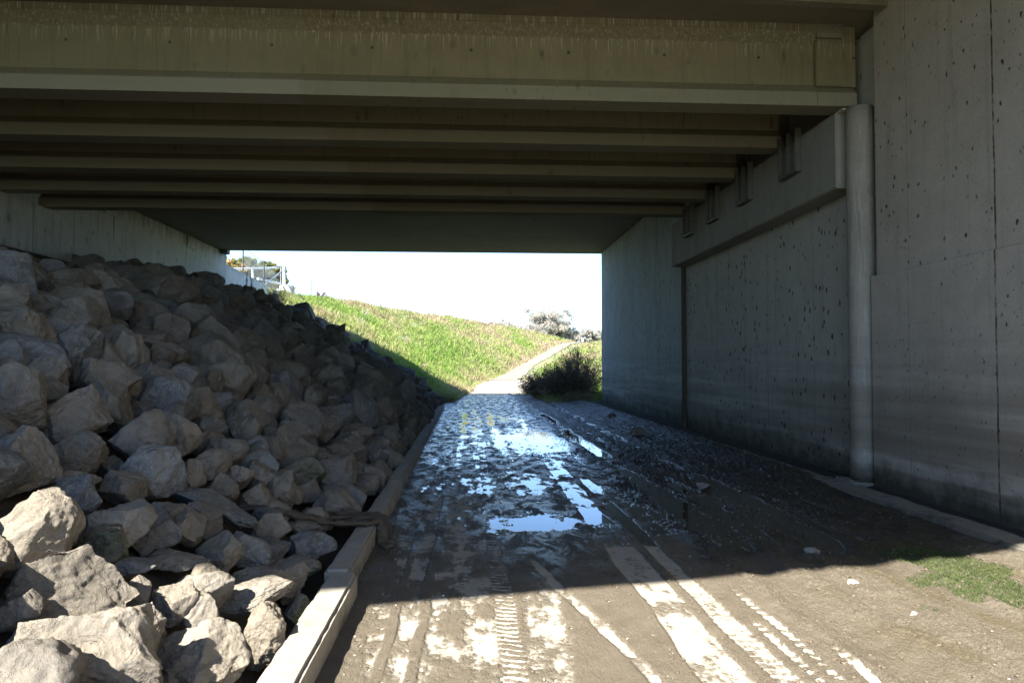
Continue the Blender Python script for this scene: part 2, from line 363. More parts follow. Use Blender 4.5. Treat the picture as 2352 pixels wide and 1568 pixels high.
def dirt_mat(name, a, b, sc=3):
    m = NT(name); n = m.noise(m.co(), sc, 8, .7); f = m.noise(m.co(), sc * 20, 4, .7)
    m.col(m.mix(m.mrange(f, .4, .7, 0., .5), m.mix(m.mrange(n, .3, .7), a, b), tuple(x * 1.5 for x in b))); m.rough(.95); m.bump(n, .6, .05); m.bump(f, .5, .01); return m.m
M_dirt = dirt_mat('dark_dirt', (.05, .042, .03), (.09, .075, .055))
M_gutter = dirt_mat('wet_gravel', (.022, .02, .015), (.06, .052, .04), 9)
M_path = dirt_mat('pale_path', (.17, .145, .10), (.27, .235, .17), 1.2)
M_apron = dirt_mat('dusty_apron', (.24, .20, .15), (.42, .36, .29), .8)
m = NT('bank_ground'); g = m.co(); a = m.noise(g, .35, 6, .6); b = m.noise(g, 2.5, 7, .7); c = m.noise(g, 16, 6, .7)
col = m.mix(m.mrange(a, .4, .62), (.17, .21, .07), (.30, .26, .14)); col = m.mix(m.mrange(b, .5, .75, 0., .8), col, (.16, .12, .07))
col = m.mix(m.mrange(c, .4, .7, 0., .6), col, (.14, .20, .05)); m.col(col); m.rough(.95); m.bump(b, .8, .12); m.bump(c, .8, .05); M_bank = m.m
def leaf_mat(name, cols, trans=.0):
    m = NT(name); at = m.attr('tint'); m.col(m.ramp(at, [(i / (len(cols) - 1), c) for i, c in enumerate(cols)])); m.rough(.75)
    if trans:
        tr = m.n('ShaderNodeBsdfTranslucent'); m.l(m.ramp(at, [(i / (len(cols) - 1), tuple(x * 1.2 for x in c)) for i, c in enumerate(cols)]), tr.inputs[0])
        ms = m.n('ShaderNodeMixShader'); ms.inputs[0].default_value = trans
        m.l(m.b.outputs[0], ms.inputs[1]); m.l(tr.outputs[0], ms.inputs[2]); m.l(ms.outputs[0], m.t.nodes['Material Output'].inputs[0])
    return m.m
M_grass = leaf_mat('grass_blades', [(.13, .22, .035), (.20, .28, .06), (.27, .31, .10), (.33, .29, .15), (.36, .28, .18)], .4)
M_leafgrey = leaf_mat('glare_grey_leaves', [(.30, .30, .26), (.42, .40, .35), (.52, .46, .40)], .5)  # far haze and glare put into the leaf colour as paler tones
M_leaffall = leaf_mat('autumn_leaves', [(.18, .20, .07), (.34, .27, .11), (.48, .28, .14)], .4)
M_leafolive = leaf_mat('olive_leaves', [(.10, .13, .05), (.19, .21, .08), (.29, .26, .12)], .35)
M_leafred = leaf_mat('red_leaves', [(.16, .06, .05), (.26, .10, .09)], .2)
M_bushleaf = leaf_mat('dark_bush_leaves', [(.055, .046, .032), (.12, .095, .066), (.22, .175, .125)], .1)
M_drystem = leaf_mat('dry_stems', [(.14, .11, .07), (.24, .19, .12), (.33, .27, .18)])
M_bark = simple('bark', (.10, .08, .06), .9, 0, .4, 8)
m = NT('muddy_cloth'); wv = m.n('ShaderNodeTexWave'); m.l(m.co(), wv.inputs[0]); wv.inputs['Scale'].default_value = 60; wv.inputs['Distortion'].default_value = 4
nn = m.noise(m.co(), 25, 5, .7); m.col(m.mix(nn, (.05, .04, .03), (.15, .12, .085))); m.rough(.7); m.bump(wv.outputs[1], .6, .004); m.bump(nn, .6, .01); M_cloth = m.m

# ------------------------------------------------------------------ terrain
def soffit_cap(y): return 2.75 + 1.22 * sstep(13.2, 18.5, y)
def rock_slope(x, y):
    """height of the earth under the rocks"""
    t = np.maximum(0, -np.asarray(x, float) - 1.1); z = .05 + .60 * t; cap = soffit_cap(y)
    k = 3.0; return -np.log(np.exp(-z * k) + np.exp(-cap * k)) / k
TY = [29, 40, 52, 62, 72, 82, 95, 110, 125, 150, 200]
TX = [-1.1, -.25, .1, 1.6, 4.0, 6.6, 9.8, 13.2, 17., 25., 42.]
ZP = [0, 0, 0, .2, .94, 2.0, 3.2, 4.5, 5.35, 5.7, 5.7]
ZC = [4.25, 5.2, 6.1, 6.4, 6.6, 6.85, 7.1, 7.4, 7.55, 7.3, 6.9]
def terrain_z(x, y):
    x = np.asarray(x, float); y = np.asarray(y, float)
    xt = np.interp(y, TY, TX); zp = np.interp(y, TY, ZP); zc = np.interp(y, TY, ZC)
    L = np.interp(y, TY, [8.7, 9.6, 10, 10, 10, 10, 10, 10, 10, 10, 10])
    t = (xt - x) / L
    q = np.clip(t, 0, 1.6); prof = 1 - (1 - np.clip(q / 1.25, 0, 1)) ** 1.55; prof = prof / .915
    bump = (.16 * fbm2(x * .25, y * .12, 4) + .06 * fbm2(x * 1.1, y * .8, 3)) * sstep(0, .2, t) * sstep(29, 33, y)
    bank = zp + (zc - zp) * np.minimum(prof, 1.02) + bump
    rightz = zp + sstep(0, 8, x - xt - 6) * .4 + .05 * fbm2(x * .5, y * .5, 3) * sstep(3.0, 5, x - xt)
    far = np.where(x < xt, bank, rightz)
    rs = rock_slope(x, y) - .12
    near = np.where(x < -.95, rs, -.03)
    w = sstep(27.5, 30.0, y)
    z = near * (1 - w) + far * w
    front = sstep(1.5, -1.5, y)                                     # before the bridge the bank runs on down the road
    # fill behind the abutment walls
    z = np.where((x > 5.45) & (y < 28.5), 5.6 * sstep(-14, -4, y) * 1.0, z)
    z = np.where((x > 5.45) & (y >= 28.5), np.maximum(z, 5.6 * sstep(35, 29, y) * sstep(5.6, 9, x)), z)
    z = np.where((x < -10.25) & (y > -6) & (y < 39.8), 5.15, z)
    z = np.where((x < -10.25) & (y <= -6), np.minimum(rock_slope(x, y), 3.5), z)
    return z
xs = np.unique(np.concatenate([np.linspace(-600, -60, 12), np.linspace(-60, -14, 24), np.linspace(-14, -10.3, 6), np.array([-10.24, -10.2]), np.linspace(-10.1, 5.4, 63), np.array([5.44, 5.46]), np.linspace(5.8, 30, 60), np.linspace(31, 70, 20), np.linspace(80, 600, 12)]))
ys = np.unique(np.concatenate([np.linspace(-400, -20, 14), np.linspace(-18, 28, 80), np.linspace(28.4, 60, 64), np.linspace(61, 160, 100), np.linspace(165, 300, 28), np.linspace(330, 900, 10)]))
X, Y = np.meshgrid(xs, ys)
tm = grid_mesh('terrain', X, Y, terrain_z(X, Y))
tm.materials.append(M_bank); tm.materials.append(M_dirt)
cx = (X[:-1, :-1] + X[1:, 1:]) / 2; cy = (Y[:-1, :-1] + Y[1:, 1:]) / 2
mi = ((cy < 28.8) & (cx > -10.3) & (cx < 5.6) & (cy > -8)).astype(np.int32).ravel()
tm.polygons.foreach_set('material_index', mi)
tag(link('terrain', tm), kind='structure')

# far apron and the track that climbs the bank
def ribbon(name, ys_, xl, xr, zoff, mat, nx=9):
    yy = np.asarray(ys_, float); t = np.linspace(0, 1, nx); Xl, Xr = xl(yy), xr(yy)
    XX = Xl[:, None] * (1 - t) + Xr[:, None] * t; YY = np.repeat(yy[:, None], nx, 1)
    Z = np.interp(YY, TY, ZP) + zoff + .015 * fbm2(XX, YY, 2)
    return tag(link(name, grid_mesh(name, XX, YY, Z), mat), kind='structure')
ribbon('apron', np.linspace(38.0, 61, 50), lambda y: np.interp(y, TY, TX) + .1 + .12 * fbm2(y * .7, y * 0 + 3, 3), lambda y: np.interp(y, [38, 44, 52, 61], [2.7, 4.6, 6.3, 4.6]) + .25 * fbm2(y * .6, y * 0 + 8, 3), .03, M_apron)
ribbon('path', np.linspace(60.5, 150, 160), lambda y: np.interp(y, TY, TX) + .2 + .15 * fbm2(y * .3, y * 0, 3), lambda y: np.interp(y, TY, TX) + np.interp(y, [60, 75, 110, 150], [2.8, 1.9, 2.3, 5.0]) + .45 * fbm2(y * .4, y * 0 + 5, 3), .06, M_path)

# ------------------------------------------------------------------ muddy road (real mud depth, ruts, clods and standing water)
D = 1 / np.linspace(1 / 2.9, 1 / 38.2, 1000); D[0] = 2.9
xc = np.linspace(-1.0, 4.62, 760)
X, Y = np.meshgrid(xc, D)
NXm = fbm2(X * 1.0, Y * .5, 3)
warp = .035 * fbm2(X * 2.0, Y * .8 + 40, 3)
Xw = X + warp
def band(c, wdt, soft=.03, xx=None):
    xx = Xw if xx is None else xx; return 1 - sstep(wdt / 2 - soft, wdt / 2 + soft, np.abs(xx - c))
f3 = 0; streak = fbm2(X * 5.5, Y * 1.3, 4); blot = fbm2(X * 4.2 + 9, Y * 3.4, 5, .55); fineb = fbm2(X * 16, Y * 9, 3)
mudv = .72 + .10 * NXm + .10 * blot                                 # default: covered
left = sstep(.25, .12, X) * sstep(-.72, -.58, X + .04 * fineb)
mudv = mudv - left * (.235 + .46 * np.clip(blot * 1.0 + streak * .6, -1, 1) + .10 * fineb)
mudv = mudv + left * .30 * sstep(.03, 0, np.abs(X + .28 + warp) - .02) + left * .22 * sstep(.02, 0, np.abs(X + .47 + warp) - .02)
pale2 = band(.44 + .0, .26, .05, X - .05 * (Y - 4)) * sstep(6.2, 4.9, Y)
mudv = mudv - pale2 * (.27 + .40 * blot)
teeth = band(.22, .13, .015); tsig = .5 + .5 * np.sin(Y * 2 * np.pi / .07 + 22 * (X - .22) + 1.5 * fineb)
mudv = mudv * (1 - teeth) + teeth * (.60 - .34 * sstep(.4, .65, tsig) * sstep(8.5, 6.0, Y) * np.clip(1.0 + 2.2 * fbm2(X * 2, Y * 2.2 + 5, 3), 0, 1.2) + .22 * blot)
diag = band(0, .075, .025, Xw - (.62 + .19 * (5.2 - Y))) * sstep(8.5, 6.0, Y)
mudv = mudv - diag * (.36 + .5 * blot) * sstep(6.6, 5.4, Y)
def gap(y0, y1): return sstep(y0 - .15, y0 + .1, Y + .2 * fineb) * sstep(y1 + .15, y1 - .1, Y + .2 * fineb)
trA = band(1.30 + .012 * (Y - 4) * sstep(9, 30, Y), .27, .02); gA = 1 - .8 * gap(6.3, 7.0) - .45 * gap(4.55, 4.75) - .5 * gap(9.0, 10.) 
trB = band(1.59 + .012 * (Y - 4) * sstep(9, 30, Y), .15, .02); gB = 1 - .7 * gap(8.2, 8.9)
tread = .5 + .8 * blot + .5 * np.sin(Y * 2 * np.pi / .085 + np.sign(X - 1.59) * .8)
mudv = mudv - trA * gA * (.40 + .40 * blot) * sstep(13, 10, Y) - trB * gB * (.36 + .2 * blot + .18 * (tread > .6) * sstep(6.2, 5.8, Y)) * sstep(11, 9, Y)
for c, y0, y1 in ((1.86, 3.0, 5.2), (2.02, 3.0, 4.2), (1.75, 3., 4.6)):
    mudv = mudv - band(c, .06, .02) * sstep(y0 - .3, y0, Y) * sstep(y1, y1 - .6, Y) * (.28 + .25 * (np.sin(Y * 70 + 4 * blot) > .1) * 1.0 + .5 * blot)
spk = perlin2(X * 22, Y * 15)
mudv = mudv - .5 * sstep(.66, .78, spk) * sstep(1.2, .9, X)
thick = sstep(1.7, 2.1, Xw + .25 * NXm)                              # churned mud on the right
far = sstep(9.5, 13, Y)
# heights
H = .010 * sstep(.35, .7, mudv) + .004 * blot * sstep(.35, .6, mudv)
cl = fbm2(X * 21, Y * 9, 5, .65); clods = np.maximum(0, fbm2(X * 15 + 5, Y * 7, 5, .65) - .12)
f2 = fbm2(X * 38, Y * 13, 4, .7); f3 = fbm2(X * 3.2 + 4, Y * 1.5, 4)
rough_zone = thick * (1 - .45 * band(2.35, .3, .15) - .4 * band(3.25, .35, .15)) + (1 - thick) * .5 * far * np.clip(.35 + 2.2 * f3, 0, 1.3)
H = H + rough_zone * (.6 + .4 * sstep(6.0, 9.5, Y)) * (.012 + .013 * cl + .055 * clods * (1 + f3) + .014 * f2) + .0035 * f2 * sstep(.38, .5, mudv) * (.35 + .65 * sstep(7, 10, Y))
for c, wdt, dpt in ((2.30, .26, .034), (2.72, .16, .018), (3.18, .30, .040), (3.6, .14, .016), (3.95, .22, .02), (.62, .2, .012 * far), (-.2, .2, .01 * far), (1.42, .22, .005 * far), (.22, .18, .006)):
    xx = Xw - c - .10 * fbm2(Y * .35, Y * 0 + c * 7, 2) - .06 * fbm2(X * 3, Y * 1.6 + c, 4)
    dpt = dpt * (.55 + .8 * fbm2(X * .5 + c, Y * .6, 3))
    H = H - dpt * np.exp(-(xx / (wdt * .5)) ** 2) + dpt * .7 * np.exp(-((np.abs(xx) - wdt * .85) / (wdt * .28)) ** 2) * (1 + .5 * cl) * (.35 + .65 * np.maximum(thick, far))
H = H + .06 * sstep(4.0, 4.5, X) * sstep(8, 10, Y) + .03 * sstep(4.1, 4.5, X)
H = H + .012 * sstep(-.62, -.8, X)
# water level: a shallow sag under the bridge
hollow = np.exp(-((X - 2.75) / .95) ** 2 - ((Y - 7.9) / 2.1) ** 2) * .048 + np.exp(-((X - .72) / .48) ** 2 - ((Y - 7.2) / .55) ** 2) * .020 + np.exp(-((X - .7) / .5) ** 2 - ((Y - 9.4) / .9) ** 2) * .016
hollow = hollow + .020 * np.exp(-((X - .9) / 1.1) ** 2 - ((Y - 14.5) / 3.0) ** 2) + .020 * np.exp(-((X - 2.1) / .9) ** 2 - ((Y - 15) / 3.4) ** 2) + .017 * np.exp(-((X - 1.2) / 1.7) ** 2 - ((Y - 21) / 4) ** 2)
pud = .022 * np.exp(-((X - 3.55 + .25 * (Y - 5)) / .16) ** 2) * sstep(3.6, 4.2, Y) * sstep(6.3, 5.8, Y)
H = H - hollow * (1 + .5 * f3) + .008 * fbm2(X * 1.7, Y * .9 + 7, 5, .62) + .009 * fbm2(X * 6.5, Y * 3.2 + 3, 4, .65) * sstep(6.2, 7, Y)
lvl = -.004 - .004 * fbm2(X * .3, Y * .15, 2) - .05 * sstep(6.3, 5.5, Y) - .015 * sstep(31, 36, Y)
water_a = sstep(-.0015, .0015, lvl - H)
H = np.maximum(H, lvl)
wet_shade = np.clip(sstep(4.9, 6.8, Y + 1.0 * NXm + .9 * blot) * .62 + sstep(9, 13, Y) * .45 + thick * sstep(5.4, 6.6, Y) * .5 + thick * .22, 0, 1)  # wet mud; ramp begins at the bridge's shadow edge, deepening the shade by colour
wet_shade = wet_shade + .35 * np.exp(-((X - .7) / .6) ** 2 - ((Y - 7.6) / 1.9) ** 2); wet_shade = np.clip(wet_shade - .75 * (1 - sstep(.36, .48, mudv)) * sstep(11, 9, Y), 0, 1) * (1 - .55 * sstep(36, 38, Y))
algae = sstep(.30, .62, fbm2(X * 1.6 + 2, Y * 1.5, 4) + 1.15 * np.exp(-((X - 3.7 - .25 * (Y - 5)) / .42) ** 2) * sstep(4.0, 4.6, Y) + .75 * np.exp(-((X - 2.9) / .22) ** 2) * sstep(4.9, 4.3, Y) - .35) * sstep(2.5, 2.9, X) * sstep(6.4, 5.8, Y)
Zr = H + .004
me = grid_mesh('road', X, Y, Zr)
for nm, a in (('mud', mudv), ('wet', wet_shade), ('water', water_a), ('algae', np.clip(algae * .85, 0, 1))): attr(me, nm, a)
tag(link('road', me, M_road), kind='structure')
# plain stretch of road behind the camera
yy = np.linspace(-40, 2.9, 60); X, Y = np.meshgrid(np.linspace(-1.0, 4.62, 30), yy)
me = grid_mesh('road_behind', X, Y, .006 + .006 * fbm2(X, Y, 3)); attr(me, 'mud', .55 + .2 * fbm2(X, Y, 3)); attr(me, 'wet', X * 0 + .1); attr(me, 'water', X * 0); attr(me, 'algae', X * 0)
tag(link('road', me, M_road), kind='structure')
X, Y = np.meshgrid(np.linspace(4.55, 5.5, 24), 1 / np.linspace(1 / 3., 1 / 29.5, 260)); 
tag(link('gutter', grid_mesh('gutter', X, Y, .03 + .02 * fbm2(X * 6, Y * 4, 4) + .02 * sstep(4.9, 5.1, X)), M_gutter), kind='structure')

# ------------------------------------------------------------------ kerbs
ORD = ['nearest', 'second', 'third', 'fourth', 'fifth', 'sixth', 'seventh']
kj = [(-1.2, 4.97), (5.0, 8.78), (8.81, 12.85), (12.88, 16.9), (16.93, 20.9), (20.93, 24.9)]
kx = [-.765, -.825, -.845, -.87, -.89, -.91]
for i, ((a, b), x) in enumerate(zip(kj, kx)):
    o = MB().box(x - .175 - (.02 if i == 0 else 0), x - (.02 if i == 0 else 0) * 0, a, b, -.06, .18, .02).build('kerb_block', M_kerb)
    subdivide_noise(o, .06 if i < 2 else .12, .0065, 5)
    tag(o, ['sunlit pale concrete kerb block at the foot of the rocks, nearest the camera', 'concrete kerb block with the muddy rag draped over it', 'shaded concrete kerb block just beyond the one with the rag',
            'fourth concrete kerb block from the camera along the rock slope', 'fifth concrete kerb block from the camera along the rock slope', 'last concrete kerb block, at the far end of the rock slope'][i], 'kerb', 'kerb blocks along the rock slope')
rj = [(2.2, 9.28), (9.32, 13.0), (13.03, 17.6), (17.63, 22.5), (22.53, 27.5)]
for i, (a, b) in enumerate(rj):
    sft = [0, -.03, -.05, 0, .02][i]
    o = MB().box(4.50 + sft, 4.80 + sft, a, b, -.05, [.105, .10, .095, .08, .075][i], .02).build('kerb_block', M_kerbdirty)
    subdivide_noise(o, .07 if i < 1 else .13, .014, 3)
    tag(o, ['low muddy kerb block at the foot of the right wall, nearest, its end in sunlight', 'second muddy kerb block from the camera below the right wall, past the pipe', 'third muddy kerb block below the right wall, by the dark wall joint',
            'fourth muddy kerb block below the right wall, past the dark joint', 'last muddy kerb block, by the far end of the right wall'][i], 'kerb', 'kerb blocks along the right wall')

# ------------------------------------------------------------------ bridge
t = empty('near_retaining_wall', (5.12, 5, 0), 'near right concrete wall with dark pock marks, ending at the drainpipe', 'wall')
MB().box(5.12, 5.5, -3.2, 8.64, 2.72, 6.1).build('wall', M_wallnear, t)
MB().box(5.105, 5.5, -3.2, 8.76, -.1, 2.715).build('wall_base', M_wallnear, t)
t = empty('abutment_wall', (5.26, 12.5, 0), 'right concrete abutment wall panel beneath the beam ends, between pipe and dark joint', 'wall')
MB().box(5.26, 5.62, 8.765, 17.05, -.1, 6.02).build('wall', M_wallmid, t)
c = MB().box(4.9, 5.258, 9.2, 17.02, 3.955, 4.985, .015).build('pier_cap', M_cap, t)
for k, yb in enumerate([10.48, 12.28, 13.92, 15.5]):
    b = MB()
    zt_, zb = 5.1, 4.45
    b.box(4.80, 4.897, yb - .30, yb - .265, zb, zt_).box(4.80, 4.897, yb + .265, yb + .30, zb, zt_).box(4.80, 4.897, yb - .02, yb + .02, zb + .04, zt_).box(4.80, 4.897, yb - .263, yb + .263, zb - .005, zb + .035)
    b.build('bracket', M_steel, c)
MB().box(5.2, 5.30, 17.06, 17.24, -.1, 4.0).build('joint_filler', M_dark, t)
t = empty('old_abutment_wall', (5.38, 23, 0), 'far right concrete wall of the older bridge with white flecks, ending at the opening', 'wall')
MB().box(5.36, 5.9, 17.25, 28.8, -.1, 6.16, .03).build('wall', M_wallold, t)
# left walls
t = empty('left_abutment', (-9.3, 12, 0), 'left concrete abutment under the beam ends with a dark gap beneath it', 'wall')
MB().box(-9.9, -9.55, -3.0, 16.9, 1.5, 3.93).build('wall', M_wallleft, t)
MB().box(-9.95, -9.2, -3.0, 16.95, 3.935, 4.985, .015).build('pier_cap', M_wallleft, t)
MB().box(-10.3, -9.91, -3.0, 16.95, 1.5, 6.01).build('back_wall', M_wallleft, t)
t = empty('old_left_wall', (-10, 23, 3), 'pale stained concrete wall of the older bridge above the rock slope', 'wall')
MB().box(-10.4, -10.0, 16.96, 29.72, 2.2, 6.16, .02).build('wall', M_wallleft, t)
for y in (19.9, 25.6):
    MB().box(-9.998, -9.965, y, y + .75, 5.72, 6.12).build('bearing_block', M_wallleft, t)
m = NT('water_stain'); m.col(m.mix(m.noise(m.co(scale=(1, 1, .2)), 8, 4), (.03, .03, .02), (.09, .085, .06))); M_stain = m.m
for y, l, wd in ((20.45, .62, .07), (25.62, 1.5, .05), (26.15, 1.1, .10)):
    bm = MB(); bm.prism([(y, 5.71), (y + wd, 5.71), (y + wd * .8, 5.71 - l * .5), (y + wd * .45, 5.71 - l), (y + wd * .2, 5.71 - l * .5)], 'x', -9.9985, -9.995).build('stain', M_stain, t)
t = tag(MB().prism([(29.75, 2.5), (39.9, 2.5), (39.9, 5.30), (29.75, 5.68)], 'x', -10.35, -10.02).build('wing_wall', M_wingwall), 'sloping white concrete wing wall beyond the bridge, above the grass', 'wall')

# girders
def girder_profile(y, ztop=6.08, zb=4.99):
    w2 = .36
    return [(y, zb), (y + w2, zb), (y + w2, zb + .18), (y + w2 - .11, zb + .31), (y + w2 - .11, zb + .84), (y + w2 - .0, zb + 1.0), (y + w2 - .0, ztop), (y + .0, ztop), (y + .0, zb + 1.0), (y + .11, zb + .84), (y + .11, zb + .31), (y, zb + .18)]
gy = [9.0, 10.82, 12.63, 14.28, 15.8]
glab = ['nearest concrete bridge beam, tall olive brown face streaked with white drips', 'second concrete bridge beam from the camera, under the deck', 'third concrete bridge beam from the camera, under the deck',
        'fourth concrete bridge beam from the camera, in deep shade', 'fifth and farthest concrete bridge beam, beside the older slab soffit']
for i, y in enumerate(gy):
    xr = 5.10 if i == 0 else 5.03
    t = empty('girder', (0, y, 4.985), glab[i], 'bridge beam', 'concrete beams under the bridge deck')
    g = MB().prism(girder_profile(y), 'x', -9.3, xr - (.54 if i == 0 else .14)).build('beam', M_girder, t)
    if i == 0:
        MB().box(4.561, 4.90, y + .03, y + .34, 5.27, 5.90, .01).build('end_block', M_girder, t)
        MB().prism([(y, 4.99), (y + .36, 4.99), (y + .36, 5.17), (y + .25, 5.268), (y + .09, 5.268), (y, 5.17)], 'x', 4.552, 5.09).build('beam_end', M_girder, t)
        MB().box(4.902, 5.11, y + .06, y + .3, 5.27, 6.08).build('end_wall', M_girder, t); MB().box(4.561, 4.90, y + .0, y + .36, 5.902, 6.08).build('end_wall', M_deck, t)
    MB().box(4.92, 5.0, y + .05, y + .31, 4.9855 - .03, 4.984).build('bearing_pad', M_pad, t)
    # end diaphragm between beams
    if i < 4: MB().box(5.0, 5.2, y + .37, gy[i + 1] - .01, 4.99, 5.99).build('diaphragm', M_deck, t)
# deck slab with its skewed near edge and kerbs on top
def edge_y(x): return -.445 + .20 * (x - .78) if x < -4.9 else -.445 + .172 * (x - .78)
t = empty('bridge_deck', (0, 6, 6), 'concrete bridge deck slab resting on the beams overhead', 'bridge deck')
bm = MB(); bm.prism([(-11, edge_y(-11)), (6.4, edge_y(6.4)), (6.4, 8.36), (-11, 7.66)], 'z', 6.25, 6.5).build('slab', M_deck, t)
bm = MB(); bm.prism([(-11, edge_y(-11)), (6.4, edge_y(6.4)), (6.4, edge_y(6.4) + .3), (-11, edge_y(-11) + .3)], 'z', 6.502, 7.38).build('parapet', M_deck, t)
bm = MB()
bm.prism([(-11, 7.66), (5.1, 8.30), (5.1, 8.43), (-11, 7.79)], 'z', 5.985, 6.081).build('edge_rib', M_deck, t)
MB().prism([(-11, 7.66), (6.4, 8.36), (6.4, 16.55), (-11, 16.55)], 'z', 6.083, 6.5).build('beam_deck', M_deck, t)
t = empty('old_slab_bridge', (0, 22, 6), 'dark flat concrete slab soffit of the older bridge over the far opening', 'bridge deck')
MB().box(-11, 6.4, 16.6, 29.3, 6.175, 6.95).build('slab', M_soffit, t)
MB().box(-11, 6.4, 29.0, 29.3, 6.952, 7.75).build('parapet', M_soffit, t)
MB().box(-9.95, -9.72, 28.95, 29.28, 6.0, 6.172).build('corbel', M_soffit, t)

# drain pipe
t = empty('drain_pipe', (5.13, 9.0, 0), 'tall round concrete drainpipe standing against the right wall', 'pipe')
def tube_v(x, y, r, z0, z1, n=40):
    b = MB(); k = 24; return b.tube([(x, y, z0 + (z1 - z0) * i / k) for i in range(k + 1)], r, n)
tube_v(5.12, 9.0, .172, .05, 4.96).build('pipe', M_pipe, t, True)
tube_v(5.12, 9.0, .1775, 3.72, 3.75).build('collar', M_pipe, t, True); tube_v(5.12, 9.0, .1765, 1.92, 1.94).build('collar', M_pipe, t, True)
o = MB().box(4.83, 5.2, 8.78, 9.25, -.02, .10, .03).build('pipe_footing', M_kerbdirty, t); subdivide_noise(o, .06, .03, 5)

def blades(P, N, h, wd, lean, tint):
    """P base points (n,3); one bent triangle blade (two faces) each"""
    n = len(P); a = RS.uniform(0, 6.283, n); sd = np.stack([np.cos(a), np.sin(a), 0 * a], 1) * wd[:, None]
    b = RS.uniform(0, 6.283, n); ld = np.stack([np.cos(b), np.sin(b), 0 * b], 1) * (lean * h)[:, None]
    v0, v1 = P - sd, P + sd; mid = P + ld * .35; mid[:, 2] += h * .6; v2, v3 = mid - sd * .7, mid + sd * .7; tip = P + ld; tip[:, 2] += h
    V = np.stack([v0, v1, v3, v2, tip], 1).reshape(-1, 3); i = np.arange(n) * 5
    F = np.concatenate([np.stack([i, i + 1, i + 2], 1), np.stack([i, i + 2, i + 3], 1), np.stack([i + 3, i + 2, i + 4], 1)])
    return V, F, np.repeat(tint, 5)

# ------------------------------------------------------------------ rocks
def ico(sub):
    bm = bmesh.new(); bmesh.ops.create_icosphere(bm, subdivisions=sub, radius=1); v = np.array([q.co[:] for q in bm.verts]); f = np.array([[q.index for q in p.verts] for p in bm.faces]); bm.free(); return v, f
ICO3 = ico(1)
M_moss = leaf_mat('moss_green', [(.028, .045, .012), (.055, .07, .02), (.11, .095, .045)], .1)
ICO = {k: ico(k) for k in (3, 4, 5, 6)}
def rock_pts(seed, sub, cuts=None, rough=1.0):
    r = np.random.RandomState(seed); v, f = ICO[sub]; p = v.copy(); k = cuts or r.randint(12, 19)
    # bedding-like anisotropy then planar breaks
    for i in range(k):
        n = r.normal(size=3); n /= np.linalg.norm(n); d = r.uniform(.46, .78); ex = np.maximum(0, p @ n - d); p = p - ex[:, None] * n * .97
    ax = r.normal(size=3); ax /= np.linalg.norm(ax)
    n1 = fbm3(p * 1.3 + seed * 3.7, 3, .5); n2 = fbm3(p * 4.5 + seed * 1.3, 4, .55)
    fac = 1 - 2 * np.abs(fbm3(p * 2.6 + seed, 4, .55)); strat = np.abs(perlin3(np.stack([(p @ ax) * 7, p[:, 0] * 1.2, p[:, 1] * 1.2], 1) + seed))
    nn = p / np.linalg.norm(p, axis=1)[:, None]
    p = p + nn * (.07 * n1 + .034 * n2 * rough - .04 * strat * rough + .026 * (fac - .5) * rough)[:, None]
    if sub >= 6: p = p + nn * (.012 * fbm3(p * 14, 4, .6) * rough)[:, None]
    mn, mx = p.min(0), p.max(0); p = (p - (mn + mx) / 2) / ((mx - mn) / 2); return p, f
def Rm(ex, ey, ez): return np.array(Euler((ex, ey, ez)).to_matrix())

